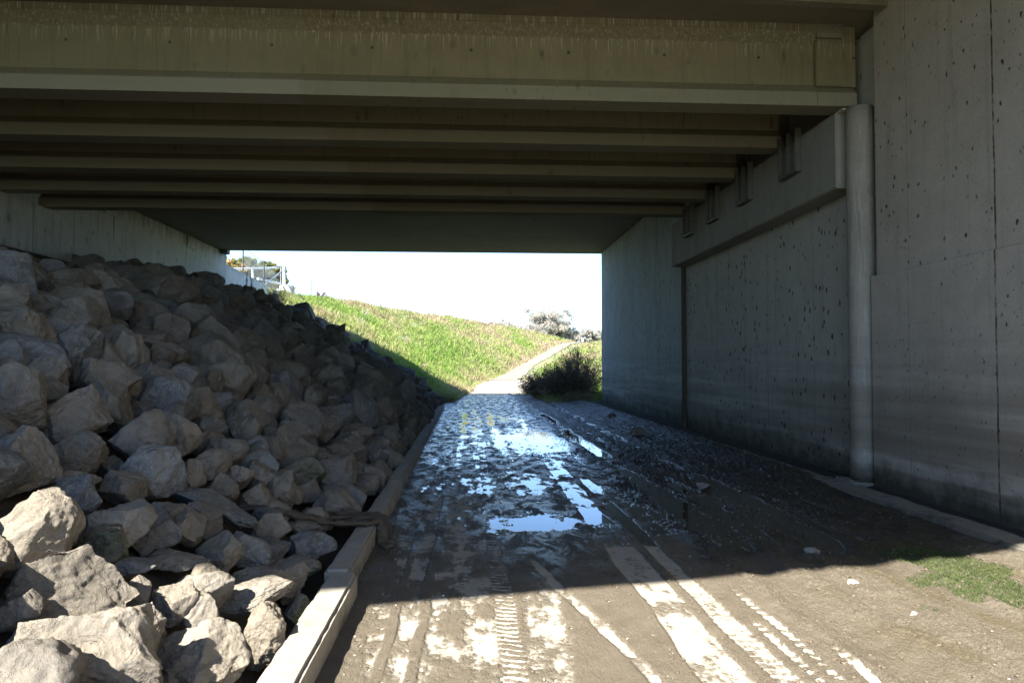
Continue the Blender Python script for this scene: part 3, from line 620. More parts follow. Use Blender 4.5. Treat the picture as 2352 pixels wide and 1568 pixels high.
# rocks read off the photograph: picture position, size, tilt, look
def c4(x, y, w_, h_): return (x * .3845, 545.5 + y * .3845, w_ * .3845, h_ * .3845)
def c5(x, y, w_, h_): return (x * .415, 1033.6 + y * .415, w_ * .415, h_ * .415)
HR = [
 (c4(40, 270, 300, 340), 0, 'b', 'bluish grey boulder streaked with pale veins at the upper left picture edge'),
 (c4(118, 330, 100, 120), 10, 'o', 'small rock with a bright orange face, upper left of the slope'),
 (c4(320, 240, 250, 210), 0, 'd', 'dark rounded boulder under the end of the left abutment'), (c4(520, 165, 200, 130), 15, 'd', 'boulder at the top of the slope touching the left wall where the dark gap ends'),
 (c4(600, 340, 250, 260), -20, 'n', 'smooth blue-grey boulder just below the topmost one by the left wall'), (c4(770, 265, 300, 190), 8, 'd', 'wide low dark boulder lying against the stained left wall'),
 (c4(480, 440, 390, 270), -22, 't', 'large tan boulder high on the slope, left of centre'), (c4(130, 590, 360, 320), 0, 'n', 'large grey boulder cut by the left picture edge, middle height'),
 (c4(430, 680, 310, 350), -30, 'b', 'dark mottled blue-grey boulder with pale flecks beside the large edge boulder'),
 (c4(270, 850, 240, 290), -15, 'n', 'narrow shaded boulder wedged below the mottled blue one'), (c4(70, 960, 350, 420), 0, 'n', 'tall blocky boulder at the left picture edge above the long pointed one'),
 (c4(440, 1050, 430, 360), -25, 'n', 'large peaked boulder with a ragged lower face, left half of the slope'), (c4(640, 1000, 340, 320), -25, 'n', 'smooth broad boulder leaning behind the large peaked one'),
 (c4(650, 750, 200, 290), -10, 'n', 'upright brown boulder right of the mottled blue one'), (c4(760, 730, 240, 320), -12, 'n', 'tall rounded boulder with a smooth grey face, upper middle of the slope'),
 (c4(900, 430, 350, 190), 0, 'b', 'long bluish boulder lying flat near the top of the slope'), (c4(1030, 590, 260, 260), 0, 'n', None), (c4(860, 610, 330, 150), -5, 'n', None),
 (c4(990, 710, 260, 160), 8, 'n', None), (c4(1200, 525, 170, 220), 10, 'n', 'pointed upright grey boulder high in the middle of the slope'), (c4(1300, 655, 250, 140), -5, 'b', 'oval greenish-blue boulder with a dark cleft, upper middle'),
 (c4(1455, 630, 160, 150), 0, 'n', 'round ball-like boulder right of the oval greenish one'), (c4(1370, 490, 220, 190), 10, 'n', None), (c4(1190, 330, 180, 180), -20, 'd', None), (c4(1380, 370, 180, 180), 0, 'd', None),
 (c4(1255, 300, 110, 140), -25, 'd', 'dark fang-shaped rock standing against the white end of the left wall'), (c4(1030, 245, 120, 110), 10, 'd', None), (c4(1160, 285, 110, 110), -10, 'd', None), (c4(940, 280, 110, 100), 0, 'd', None),
 (c4(1370, 860, 300, 290), -10, 'n', 'big pale square-faced boulder in the middle of the slope'), (c4(1165, 1010, 310, 230), 0, 't', 'broad brown boulder with a flat front, left of the pale square one'),
 (c4(1050, 840, 250, 180), 5, 'n', None), (c4(885, 850, 140, 140), 0, 't', None), (c4(1640, 960, 180, 200), 10, 'n', None), (c4(1480, 770, 250, 200), -10, 'n', None), (c4(1600, 650, 190, 190), 10, 'n', None),
 (c4(822, 1195, 310, 220), 32, 't', 'slanting wedge-shaped boulder with a pale upper edge and dark hollow beneath'), (c4(1060, 1210, 280, 290), -20, 'n', None),
 (c4(150, 1330, 400, 380), -18, 't', 'long pointed tan boulder reaching in from the left picture edge'), (c4(455, 1290, 350, 270), -10, 'n', 'flat-faced boulder beside the long pointed one'),
 (c4(905, 1400, 380, 320), -18, 'b', 'large smooth block with a straight sloping top edge, lower middle of the slope'), (c4(410, 1450, 340, 150), -5, 'n', None),
 (c4(1330, 1300, 310, 210), 12, 'n', 'low angular boulder with a ridge across its top, lower middle'), (c4(1440, 1160, 210, 210), 0, 'n', None), (c4(1740, 1270, 360, 280), -8, 'n', 'largest boulder toward the kerb, gabled pale face'),
 (c4(1620, 1270, 180, 180), 25, 'n', None), (c4(1240, 1140, 230, 150), 0, 'b', None), (c4(1150, 1420, 160, 190), 0, 'n', None), (c4(1530, 1080, 160, 110), -10, 'n', None), (c4(1720, 1085, 250, 100), -4, 'n', None),
 (c4(1490, 985, 90, 100), -20, 'n', None), (c4(1910, 590, 160, 160), 20, 'd', None), (c4(1760, 500, 160, 110), 0, 'd', 'dark flat-topped rock on the skyline against the green grass'), (c4(1890, 550, 130, 110), 0, 'd', None),
 (c4(1400, 370, 170, 120), 0, 'd', 'dark rounded rock on the skyline beside the white wing wall'), (c4(1810, 700, 130, 150), -40, 'b', 'thin pale slab leaning among dark rocks near the skyline'), (c4(1980, 690, 210, 130), -25, 'd', None),
 (c4(1540, 430, 140, 120), 0, 'd', None), (c4(1480, 450, 90, 90), 0, 'd', None), (c4(1850, 1000, 130, 200), -30, 'n', None), (c4(2010, 1050, 150, 90), -10, 'n', None),
 (c5(235, 450, 490, 460), -25, 'n', 'massive boulder at the left edge, lower part sunlit and upper part shaded'), (c5(410, 265, 270, 260), -10, 'b', 'rounded boulder behind the massive half-sunlit one'),
 (c5(690, 225, 240, 200), -25, 'n', None), (c5(700, 440, 400, 320), -15, 'n', 'broad shaded boulder leaning on a mossy black one'), (c5(575, 520, 270, 260), -40, 'm', 'mossy black-green boulder in deep shade at lower left'),
 (c5(1030, 440, 210, 220), 0, 'n', 'round lumpy boulder right of the broad shaded one'), (c5(1185, 312, 480, 170), -30, 'b', 'long slab boulder lying diagonally, blue-grey, lower middle of the slope'),
 (c5(1230, 215, 190, 170), 0, 'n', None), (c5(1320, 150, 190, 140), 10, 'n', None), (c5(1415, 262, 180, 160), 5, 'n', None), (c5(1558, 225, 165, 220), -8, 'n', 'upright block-shaped rock with a flat front, near the kerb'),
 (c5(1690, 225, 190, 140), -10, 'n', None), (c5(1848, 320, 280, 210), 0, 'n', 'wide pale rock with a scalloped top beside the kerb, before the rag'), (c5(1500, 420, 210, 170), -20, 'n', None), (c5(1680, 425, 190, 100), -8, 'n', None),
 (c5(1360, 550, 310, 200), 0, 'b', 'blocky blue-grey rock with a chipped flat face just inside the shade'), (c5(1730, 540, 260, 190), -15, 'b', 'angular blue-grey rock beside the kerb near the rag'), (c5(1640, 645, 260, 140), 5, 'm', 'greenish streaked rock beside the kerb where the shade ends'),
 (c5(1430, 710, 430, 170), -5, 'n', 'flat shaded rock slab behind the sunlit flat-topped one'), (c5(1120, 705, 230, 150), 15, 't', 'small rounded sunlit rock behind the split pale ones'), (c5(990, 600, 320, 120), -5, 'n', None), (c5(700, 650, 300, 130), -5, 'd', None),
 (c5(400, 740, 660, 400), -30, 'n', 'big boulder with a sunlit peak and a blue-shaded flank, second from lower left'), (c5(760, 790, 160, 180), 0, 'n', None), (c5(1370, 815, 470, 190), 14, 't', 'sunlit flat-topped pale rock with a green mossy right end'),
 (c5(960, 850, 260, 230), 30, 'n', 'sunlit rock split by a dark shadow, left of the flat-topped one'), (c5(1090, 890, 230, 230), -15, 'n', 'sunlit arched rock between the split one and the flat-topped one'),
 (c5(1450, 1020, 260, 350), 8, 't', 'upright bright white-lit rock nearest the kerb in the sun'), (c5(1250, 1055, 200, 150), -15, 'n', None), (c5(430, 1090, 840, 480), -22, 't', 'huge sunlit boulder filling the lower left corner'),
 (c5(760, 1010, 250, 330), -22, 'n', 'tall rock with a lit tip and shaded body right of the huge corner boulder'), (c5(1150, 1170, 560, 400), -30, 't', 'large sunlit ridged boulder at the bottom picture edge'), (c5(870, 990, 120, 140), -20, 'n', None),
 (c5(1645, 870, 130, 150), 0, 'm', None), (c5(100, 900, 240, 210), 0, 'n', None), (c5(60, 1180, 260, 240), 0, 'n', None), (c5(1010, 1240, 300, 240), 0, 'n', None),
]
MK = {'n': M_rock, 'b': M_rockblue, 't': M_rocktan, 'm': M_rockmoss, 'o': M_rockorange, 'd': M_rockdark}
CN = {'n': 'grey-brown', 'b': 'blue-grey', 't': 'tan', 'm': 'mossy green', 'o': 'orange', 'd': 'dark'}
placed = []                                                          # (x, y, z, r)
def hit_slope(u, v, lift):
    d = ray(u, v).normalized(); t0 = 1.0
    for i in range(900):
        p = EYE + d * t0
        if p.z <= float(rock_slope(p.x, p.y)) + lift and p.x < -.9: return p
        t0 += .04
        if p.y > 29: break
    return None
units = []                                                           # every rock: dict
for i, ((u, v, w_, h_), ang, kind, lab) in enumerate(HR):
    # the centre of the rock stands above the earth by about half its height
    guess = hit_slope(u, v, .12)
    if guess is None:
        guess = at_x(u, v, -9.4)
    if guess is None: continue
    s_m = (guess - EYE).dot(fw) / FPX; lift = min(.6, (.42 if v > 760 else .30) * h_ * s_m); p = hit_slope(u, v, lift) or guess
    s_m = (p - EYE).dot(fw) / FPX; W, Hh = w_ * s_m / 2, h_ * s_m / 2; dep = (W + Hh) / 2 * rnd.uniform(.85, 1.1)
    size_px = max(w_, h_)
    units.append(dict(p=p, W=W, H=Hh, Dp=dep, ang=ang, kind=kind, lab=lab, hand=True, px=size_px, seed=100 + i))
    placed.append((p.x, p.y, max(W, Hh)))
# fill the rest of the slope
hx = np.array([q[0] for q in placed]); hy = np.array([q[1] for q in placed]); hr = np.array([q[2] for q in placed])
fx, fy, fr = [], [], []
tries = 0
def free(x, y, r, k):
    if np.any(np.hypot(hx - x, hy - y) < hr * .72 + r * .62): return False
    if fx:
        a = np.array(fx); b = np.array(fy); c_ = np.array(fr)
        if np.any(np.hypot(a - x, b - y) < (c_ + r) * k): return False
    return True
for rad, n_try, k in ((.40, 900, .86), (.33, 1800, .84), (.27, 3500, .82), (.21, 5000, .78), (.15, 7000, .72), (.11, 3500, .75)):
    for _ in range(n_try):
        y = 2.2 + 26.0 * rnd.random(); x = -1.12 - 8.7 * rnd.random(); r = rad * rnd.uniform(.85, 1.2)
        if rad > .3 and (x > (-1.7 if y > 12 else -3.0) or y < 9): continue
        if rad > .3 and x < -7.5: continue
        if rad > .25 and y < 5.5: continue
        if rad > .25 and x > (-1.5 if y > 12 else -2.0): continue
        if x > -1.02 - r * .8: continue
        if rad < .14 and (x < -4 or y > 14): continue
        if free(x, y, r, k): fx.append(x); fy.append(y); fr.append(r)
for i, (x, y, r) in enumerate(zip(fx, fy, fr)):
    z = float(rock_slope(x, y)) + r * (rnd.uniform(.25, .7) if x > -6.5 else rnd.uniform(.0, .35)); p = Vector((x, y, z)); q = project(p)
    px = 0
    if q and -80 < q[0] < 2400 and 300 < q[1] < 1640: px = 2 * r * FPX / q[2]
    kd = rnd.choices('nbtdm', (58, 14, 16, 10, 3))[0]
    if y > 17 or (x < -7 and y > 13): kd = rnd.choices('nbd', (35, 20, 45))[0]
    units.append(dict(p=p, W=r * rnd.uniform(.9, 1.35), H=r * rnd.uniform(.75, 1.1), Dp=r * rnd.uniform(.85, 1.2), ang=0, kind=kd, lab=None, hand=False, px=px, seed=i))
# a fringe of rocks before the frame, so that the slope does not stop at the picture edge
units.sort(key=lambda d: (-d['hand'], -d['px']))
NIND = 300
def band_name(x): return 'at the slope foot' if x > -2.3 else 'low on the slope' if x > -4 else 'halfway upslope' if x > -6 else 'high on the slope' if x > -8 else 'up by the left wall'
def kerb_idx(y): return next((i for i, (a, b) in enumerate(kj) if y < b), 5)
PROTO = [rock_pts(500 + i, 5) for i in range(40)]
PM = []
for i in range(40):
    PM.append({})
def proto_mesh(i, kind):
    if kind not in PM[i]:
        p, f = PROTO[i]; me = np_mesh('rock', p, f, True); me.materials.append(MK[kind]); PM[i][kind] = me
    return PM[i][kind]
lump_v = {k: [] for k in MK}; lump_f = {k: [] for k in MK}; lump_n = {k: 0 for k in MK}
usedlab = {}
rock_objs = []
SMALL = [rock_pts(900 + i, 3) for i in range(24)]
for n, d in enumerate(units):
    p = d['p']; az = math.atan2(p.x, p.y)
    if n < NIND:
        if d['hand']:
            sub = 6 if d['px'] > 120 and p.y < 7 else 5
            v, f = rock_pts(d['seed'], sub); v = v @ Rm(*np.random.RandomState(d['seed']).uniform(0, 6.28, 3)).T
            mn, mx = v.min(0), v.max(0); v = (v - (mn + mx) / 2) / ((mx - mn) / 2)
            a = R(-d['ang'] * .55); ca, sa = math.cos(a), math.sin(a); W, Hh = d['W'], d['H']
            if d['ang'] and W > Hh * 1.8: a = R(-d['ang'] * .85); ca, sa = math.cos(a), math.sin(a); Hh *= .8
            tq = np.random.RandomState(d['seed'] + 7).uniform(.12, .5) if Hh > .45 * W else .1; kx_ = 1 + tq * .25 - tq * (v[:, 2] + 1) / 2; v[:, 0] = v[:, 0] * kx_ + np.random.RandomState(d['seed'] + 9).uniform(-.3, .3) * tq * (v[:, 2] + 1); v[:, 1] *= kx_
            v = v * np.array([W, d['Dp'], Hh]) * 1.08
            x_, z_ = v[:, 0].copy(), v[:, 2].copy(); v[:, 0] = x_ * ca + z_ * sa; v[:, 2] = -x_ * sa + z_ * ca
            me = np_mesh('rock', v, f, True); o = link('boulder' if d['px'] > 90 else 'rock', me, MK[d['kind']]); o.rotation_euler = (0, 0, -az)
        else:
            o = link('rock', proto_mesh(rnd.randrange(40), d['kind'])); o.rotation_euler = (rnd.uniform(-.5, .5), rnd.uniform(-.5, .5), rnd.uniform(0, 6.28))
            o.scale = (d['W'], d['Dp'], d['H'])
        o.location = p
        if d['lab']: lab = d['lab']
        else:
            wd = 2 * max(d['W'], d['H']); sz = 'tiny' if wd < .3 else 'small' if wd < .44 else 'mid-sized' if wd < .62 else 'large'
            ki = kerb_idx(p.y); hf = 'near end' if p.y < (max(kj[ki][0], 2) + kj[ki][1]) / 2 else 'far end'
            lab = f"{sz} {CN[d['kind']]} rock {band_name(p.x)}, abreast of {hf} of {ORD[ki]} kerb block"
        usedlab.setdefault(lab, []).append(o); tag(o, lab, 'rock')
    else:
        v, f = SMALL[rnd.randrange(24)]; v = (v * np.array([d['W'], d['Dp'], d['H']])) @ Rm(rnd.uniform(-.5, .5), rnd.uniform(-.5, .5), rnd.uniform(0, 6.28)).T + np.array(p[:])
        k = d['kind']; lump_v[k].append(v); lump_f[k].append(f + lump_n[k]); lump_n[k] += len(v)
for lab, os_ in usedlab.items():
    for o in os_: o['group'] = 'rocks of the bank' if len(os_) == 1 else lab
V, F, MI, off, mats = [], [], [], 0, []
for k in lump_v:
    if lump_v[k]:
        mats.append(MK[k]); vv = np.concatenate(lump_v[k]); ff = np.concatenate(lump_f[k]) + off; V.append(vv); F.append(ff); MI.append(np.full(len(ff), len(mats) - 1, np.int32)); off += len(vv)
me = np_mesh('rocks', np.concatenate(V), np.concatenate(F), True)
for mm in mats: me.materials.append(mm)
me.polygons.foreach_set('material_index', np.concatenate(MI))
tag(link('rubble', me), 'smaller and farther rocks filling the rest of the slope', kind='stuff')
def road_z(x, y):
    i = np.clip(np.searchsorted(D, y), 0, len(D) - 1); j = np.clip(((x + 1.0) / 5.62 * 759).astype(int), 0, 759); return Zr[i, j]
cv, cf, o_ = [], [], 0; cr_ = np.random.RandomState(15)
for i in range(4200):
    y = 2.95 + 10 * cr_.rand() ** 1.6; x = cr_.choice([1.9 + 2.6 * cr_.rand(), 1.1 + .04 * cr_.randn(), 1.46 + .03 * cr_.randn(), 1.72 + .04 * cr_.randn(), .34 + .05 * cr_.randn(), .08 + .03 * cr_.randn()], p=[.72, .07, .07, .05, .05, .04]); s_ = (.0025 + .008 * cr_.rand() ** 5) * (1 + .3 * (x > 1.9))
    v, f = ICO3[0] * cr_.uniform(.7, 1.25, (len(ICO3[0]), 1)), ICO3[1]; v = v * np.array([s_ * cr_.uniform(.9, 1.8), s_ * 1.1, s_ * .75]) @ Rm(0, 0, cr_.uniform(0, 6)).T
    v = v + np.array([x, y, float(road_z(np.array([x]), np.array([y]))[0]) + s_ * .35]); cv.append(v); cf.append(f + o_); o_ += len(v)
M_crumb = simple('mud_crumb', (.115, .09, .062), .8, 0, .5, 90)
tag(link('mud_crumbs', np_mesh('mud_crumbs', np.concatenate(cv), np.concatenate(cf), True), M_crumb), 'loose crumbs of mud along the tyre tracks and in the churned mud', kind='stuff')
ii = np.argwhere(algae + .3 * RS.rand(*algae.shape) > .42); pk = ii[cr_.randint(0, len(ii), 5200)]; mx = -1.0 + pk[:, 1] * 5.62 / 759 + cr_.normal(0, .006, len(pk)); my = D[pk[:, 0]] + cr_.normal(0, .01, len(pk))
V, F, T = blades(np.stack([mx, my, road_z(mx, my)], 1), 0, cr_.uniform(.006, .022, len(mx)), np.full(len(mx), .0025), cr_.uniform(.3, 1.2, len(mx)), cr_.rand(len(mx)) * .35)
me = np_mesh('moss', V, F); attr(me, 'tint', T); tag(link('moss', me, M_moss), 'low green moss and sprouts on the sunlit mud at lower right', kind='stuff')
# pebbles on the road
pv, pf, o_ = [], [], 0
pr = np.random.RandomState(5)
for i in range(230):
    if i < 90: x, y = pr.uniform(-.75, -.45), 3 + 6 * pr.rand() ** 1.5
    else: x, y = pr.uniform(-.4, 4.3), 3 + 12 * pr.rand() ** 1.7
    s_ = pr.uniform(.0025, .0065) * (1.6 if i % 17 == 0 else 1)
    v, f = SMALL[i % 24]; v = v * np.array([s_ * 1.3, s_, s_ * .8]) @ Rm(0, 0, pr.uniform(0, 6)).T + np.array([x, y, .016]); pv.append(v); pf.append(f + o_); o_ += len(v)
M_pebble = simple('pale_pebble', (.36, .33, .27), .8)
tag(link('gravel', np_mesh('gravel', np.concatenate(pv), np.concatenate(pf), True), M_pebble), 'loose pale pebbles scattered over the muddy road', kind='stuff')
for (u, v, s_, lab, mt) in ((1461, 998, .17, 'rounded stone lying in the mud near the right wall, far along the road', M_rock), (1862, 1266, .06, 'small grey stone in the dark puddle on the right of the road', M_rockblue),
                            (1960, 1333, .035, 'small white stone on sunlit mud just past the shadow edge', M_pebble), (1618-5, 1118, .08, 'low brown clod of earth in the wet mud right of the tyre tracks', M_rockdark),
                            (1277, 1377, .03, 'small white stone on the sunlit road between the tyre tracks', M_pebble), (2100, 1405, .03, 'tiny pale stone in the mud channel at lower right', M_pebble), (1403, 958, .12, 'small stone at the far right of the wet road', M_rockdark)):
    p = at_z(u, v, .03); vv, f = rock_pts(int(u), 4); o = link('stone', np_mesh('stone', vv * np.array([s_ * 1.15, s_, s_ * .7]), f, True), mt); o.location = (p.x, p.y, s_ * .5); tag(o, lab, 'stone')

# ------------------------------------------------------------------ the rag over the kerb
t = empty('rag', (-.95, 6.2, .18), 'dark brown twisted muddy rag draped over the kerb', 'rag')
def fold(pts, r, flat, name):
    P = [Vector(p) for p in pts]; Q = []
    for i in range(len(P) - 1):
        p0, p1, p2, p3 = P[max(i - 1, 0)], P[i], P[i + 1], P[min(i + 2, len(P) - 1)]
        for k in range(6):
            s_ = k / 6; Q.append(.5 * ((2 * p1) + (-p0 + p2) * s_ + (2 * p0 - 5 * p1 + 4 * p2 - p3) * s_ ** 2 + (-p0 + 3 * p1 - 3 * p2 + p3) * s_ ** 3))
    Q.append(P[-1]); n = len(Q); rr = [r * (.75 + .35 * math.sin(3.1 * i / n) + .12 * math.sin(i * 1.7)) for i in range(n)]
    o = MB().tube(Q, rr, 14, flat).build(name, M_cloth, t, True); subdivide_noise(o, .03, .012, 22)
    for pl in o.data.polygons: pl.use_smooth = True
fold([(-1.75, 5.9, .42), (-1.5, 6.0, .38), (-1.25, 6.12, .27), (-1.05, 6.25, .225), (-.9, 6.32, .215), (-.80, 6.42, .20), (-.765, 6.36, .13), (-.75, 6.27, .05), (-.71, 6.2, .04), (-.67, 6.22, .04)], .042, .55, 'cloth_fold')
fold([(-1.6, 6.0, .40), (-1.3, 6.3, .27), (-1.08, 6.52, .225), (-.9, 6.62, .22), (-.79, 6.6, .19), (-.75, 6.5, .10), (-.72, 6.38, .05), (-.68, 6.28, .045)], .045, .5, 'cloth_fold')
fold([(-1.1, 6.3, .215), (-.95, 6.45, .235), (-.84, 6.5, .215), (-.79, 6.45, .17), (-.76, 6.35, .09)], .04, .5, 'cloth_fold')
fold([(-1.9, 5.85, .44), (-1.65, 5.88, .44), (-1.45, 5.98, .36), (-1.2, 6.2, .26)], .06, .5, 'cloth_fold')

# ------------------------------------------------------------------ grass on the bank
NB = 210000
q = RS.rand(NB * 2); yy = 1 / (1 / 29.4 + q * (1 / 135. - 1 / 29.4)); xt = np.interp(yy, TY, TX); Lc = 11.5
xx = xt + .35 - (Lc + .3) * RS.rand(NB * 2)
rgt = RS.rand(NB * 2) < .22; xx = np.where(rgt, xt + np.interp(yy, [29, 38, 44, 52, 61, 75, 150], [4.3, 3.3, 5.2, 6.7, 3.6, 3.2, 5.4]) + 8 * RS.rand(NB * 2), xx)
ok = ~((xx < -10.05) & (yy < 39.9)) & ~((xx > 5.3) & (yy < 30)); xx, yy, rgt = xx[ok][:NB], yy[ok][:NB], rgt[ok][:NB]
cl = fbm2(xx * .6, yy * .35, 4); dry = fbm2(xx * .22 + 7, yy * .1, 4)
keep = RS.rand(len(xx)) < sstep(-.45, .05, cl) * .8 + .25; xx, yy, cl, dry = xx[keep], yy[keep], cl[keep], dry[keep]
zz = terrain_z(xx, yy) - .02
xt = np.interp(yy, TY, TX); crest = sstep(6, 10, xt - xx)
h = (.07 + .10 * RS.rand(len(xx)) + .16 * sstep(.1, .7, cl)) * (1 + yy / 90); h = h + .22 * (RS.rand(len(xx)) < .05)
tint = np.clip(.42 + .6 * dry + .25 * fbm2(xx * .9 + 3, yy * .5, 3) + .18 * crest * sstep(45, 60, yy) + .25 * sstep(60, 100, yy) + RS.normal(0, .14, len(xx)) + .25 * np.exp(-(xt - xx) ** 2 / .8), 0, 1)
V, F, T = blades(np.stack([xx, yy, zz], 1), 0, h, .009 + .00055 * yy, RS.uniform(.2, .9, len(xx)), tint)
me = np_mesh('grass', V, F); attr(me, 'tint', T); tag(link('grass', me, M_grass), 'bright green and straw-coloured grass covering the bank', kind='stuff')

# stems with leaves: weeds, bushes
def leaf_quads(P, size, rs, squash=1.0):
    n = len(P); a = rs.normal(size=(n, 3)); a /= np.linalg.norm(a, axis=1)[:, None]; b = np.cross(a, rs.normal(size=(n, 3))); b /= np.linalg.norm(b, axis=1)[:, None]
    s_ = (size * rs.uniform(.6, 1.3, n))[:, None]; a = a * s_; b = b * s_ * .45 * squash
    V = np.stack([P - a, P + b, P + a, P - b], 1).reshape(-1, 3); i = np.arange(n)[:, None] * 4 + np.arange(4); return V, i
def weed(loc, H, n_st, spread, name, lab, cat, matl=M_bushleaf, mats_=M_drystem, leaves=60, lsize=.02, seed=0, group=None, lean=.15):
    rs = np.random.RandomState(seed); t = empty(name, loc, lab, cat, group); sb = MB(); LP = []
    for k in range(n_st):
        a = rs.uniform(0, 6.28); r0 = spread * .25 * rs.rand(); hh = H * rs.uniform(.6, 1); ln = lean + spread * .75 / H * rs.rand()
        pts = [Vector((math.cos(a) * (r0 + ln * hh * s_ ** 1.5), math.sin(a) * (r0 + ln * hh * s_ ** 1.5), hh * s_)) + Vector(rs.normal(0, .012 * H * s_, 3)) for s_ in np.linspace(0, 1, 6)]
        sb.tube(pts, [.006 * H ** .5 * (1.1 - s_) + .002 for s_ in np.linspace(0, 1, 6)], 4)
        for j in range(leaves):
            s_ = rs.uniform(.15, 1); f_ = s_ * 5; i = min(int(f_), 4); p = pts[i].lerp(pts[i + 1], f_ - i); LP.append(np.array(p[:]) + rs.normal(0, .02 + .03 * spread * (1 - s_), 3))
    me = bpy.data.meshes.new('stem'); sb.bm.to_mesh(me); sb.bm.free(); attr(me, 'tint', RS.rand(len(me.vertices)) * .3 + .35 * rs.rand()); link('stem', me, mats_, t)
    V, F = leaf_quads(np.array(LP), lsize, rs); me = np_mesh('leaves', V, F); attr(me, 'tint', np.repeat(rs.rand(len(LP)), 4)); link('leaves', me, matl, t); return t
def gz(x, y): return float(terrain_z(np.array([x]), np.array([y]))[0])
for (u, y, H, lab, sd) in ((567, 30.6, 1.45, 'tallest dark leafy weed stalk in front of the white wing wall', 1), (580, 31.4, 1.35, 'slender weed stalk right beside the tallest one, before the wing wall', 2), (603, 32.5, .75, 'short bushy weed halfway along the wing wall', 3),
                           (620, 33.5, .85, 'pale green weed where the wing wall meets the grass', 4), (545, 30.2, .6, 'low weed beside the end of the left wall', 5)):
    X0 = at_y(u, 660, y).x; weed((X0, y, gz(X0, y)), H, 4 if H > 1 else 6, .12 if H > 1 else .3, 'weed', lab, 'weed', M_bushleaf if sd != 4 else M_leafolive, seed=sd, group='weeds by the wing wall', leaves=45, lsize=.028, lean=.03)
for k, (u, v, y, H, lab, mt) in enumerate(((640, 700, 34, .8, 'straw-coloured bushy weed on the bank just below the wing wall end', M_leafolive), (622, 745, 30.5, .8, 'leafy weed on the green bank behind the rocks', M_leafolive),
        (735, 686, 49, .7, 'small reddish shrub on the skyline left of the grass crest', M_leafred), (885, 712, 54, .9, 'dry brushy clump on the crest of the grass bank', M_leafolive), (1215, 830, 60, .8, 'dry bush where the grass bank meets the path', M_leafgrey),
        (668, 668, 45, .8, 'pale yellow-green shrub beside the concrete block', M_leaffall))):
    p = at_y(u, v, y); weed((p.x, y, gz(p.x, y)), H, 16, .8, 'shrub', lab, 'shrub', mt, seed=20 + k, leaves=45, lsize=.045)
cr = np.random.RandomState(8)
for k in range(9):
    y = [62, 68, 75, 82, 60, 66, 88, 95, 104][k]; x = float(np.interp(y, TY, TX)) - cr.uniform(5.5, 9.5)
    weed((x, y, gz(x, y)), cr.uniform(.7, 1.2), 12, .8, 'dry_weed', 'dry brown weed clump along the far crest of the bank', 'weed', M_drystem, seed=60 + k, group='dry brown weed clump along the far crest of the bank', leaves=20, lsize=.05)
wr = np.random.RandomState(44)
for k in range(16):
    y = 31 + 34 * wr.rand(); x = float(np.interp(y, TY, TX)) - wr.uniform(1.2, 8.2); 
    weed((x, y, gz(x, y)), wr.uniform(.3, .6), 9, .5, 'weed', 'small leafy weed clump dotted over the green bank', 'weed', [M_leafolive, M_drystem, M_leafgrey][k % 3], seed=120 + k, group='small leafy weed clump dotted over the green bank', leaves=28, lsize=.035)
# big bush right of the road beyond the bridge
def bush(loc, rx, ry, H, n_st, name, lab, seed, matl, leaves=70, lsize=.03):
    rs = np.random.RandomState(seed); t = empty(name, loc, lab, 'bush'); sb = MB(); LP = []
    for k in range(n_st):
        a = rs.uniform(0, 6.28); q = math.sqrt(rs.rand()); hh = H * (1 - .55 * q * q) * rs.uniform(.65, 1.12); ex, ey = rx * q * math.cos(a), ry * q * math.sin(a)
        dr = rs.uniform(.0, .65); pts = [Vector((ex * (.35 + .9 * s_ * s_) + rs.normal(0, .05 * s_), ey * (.35 + .9 * s_ * s_) + rs.normal(0, .05 * s_), hh * (1.25 * s_ - dr * s_ ** 3) / (1.25 - .45 * dr) - .1)) for s_ in np.linspace(0, 1, 6)]
        sb.tube(pts, [.012 * (1.15 - s_) for s_ in np.linspace(0, 1, 6)], 4)
        for j in range(leaves):
            s_ = rs.uniform(.1, 1); f_ = s_ * 5; i = min(int(f_), 4); LP.append(np.array(pts[i].lerp(pts[i + 1], f_ - i)[:]) + rs.normal(0, .07, 3))
    me = bpy.data.meshes.new('stem'); sb.bm.to_mesh(me); sb.bm.free(); attr(me, 'tint', np.full(len(me.vertices), .2)); link('stem', me, M_drystem, t)
    V, F = leaf_quads(np.array(LP), lsize, rs); me = np_mesh('leaves', V, F); attr(me, 'tint', np.repeat(rs.rand(len(LP)), 4)); link('leaves', me, matl, t)
bush((4.3, 31.3, 0), 1.3, 1.4, 2.3, 240, 'bush', 'large dark shaded bush beside the far end of the right wall', 31, M_bushleaf, 90, .035)
bush((3.5, 33.2, 0), 1.15, 1.4, 1.75, 170, 'bush', 'lower bush left of the large dark one, at the road edge', 32, M_bushleaf, 90, .035)
bush((5.2, 33.6, 0), 1.6, 1.5, 3.1, 200, 'bush', 'taller twiggy bush behind the large dark one', 33, M_bushleaf, 60, .035)
bush((4.4, 30.0, 0), .9, .7, .6, 110, 'bush', 'low tangled brown undergrowth at the foot of the right wall end', 34, M_drystem, 50, .03)
bush((3.3, 36.5, 0), .9, 1.2, .9, 60, 'bush', 'dry sunlit brush left of the dark bushes', 35, M_leafolive, 50, .035)
b = MB(); rs = np.random.RandomState(2)
for k in range(16):
    a = rs.uniform(-1.2, 1.2); L_ = rs.uniform(.5, 1.1); b.tube([(rs.uniform(-.1, .1), rs.uniform(-.1, .1), .1), (math.sin(a) * L_ * .5, rs.uniform(-.2, .2), .1 + L_ * .45 * math.cos(a)), (math.sin(a) * L_, rs.uniform(-.3, .2), max(.05, .1 + L_ * .55 * math.cos(a) - .15))], [.016, .012, .005], 5)
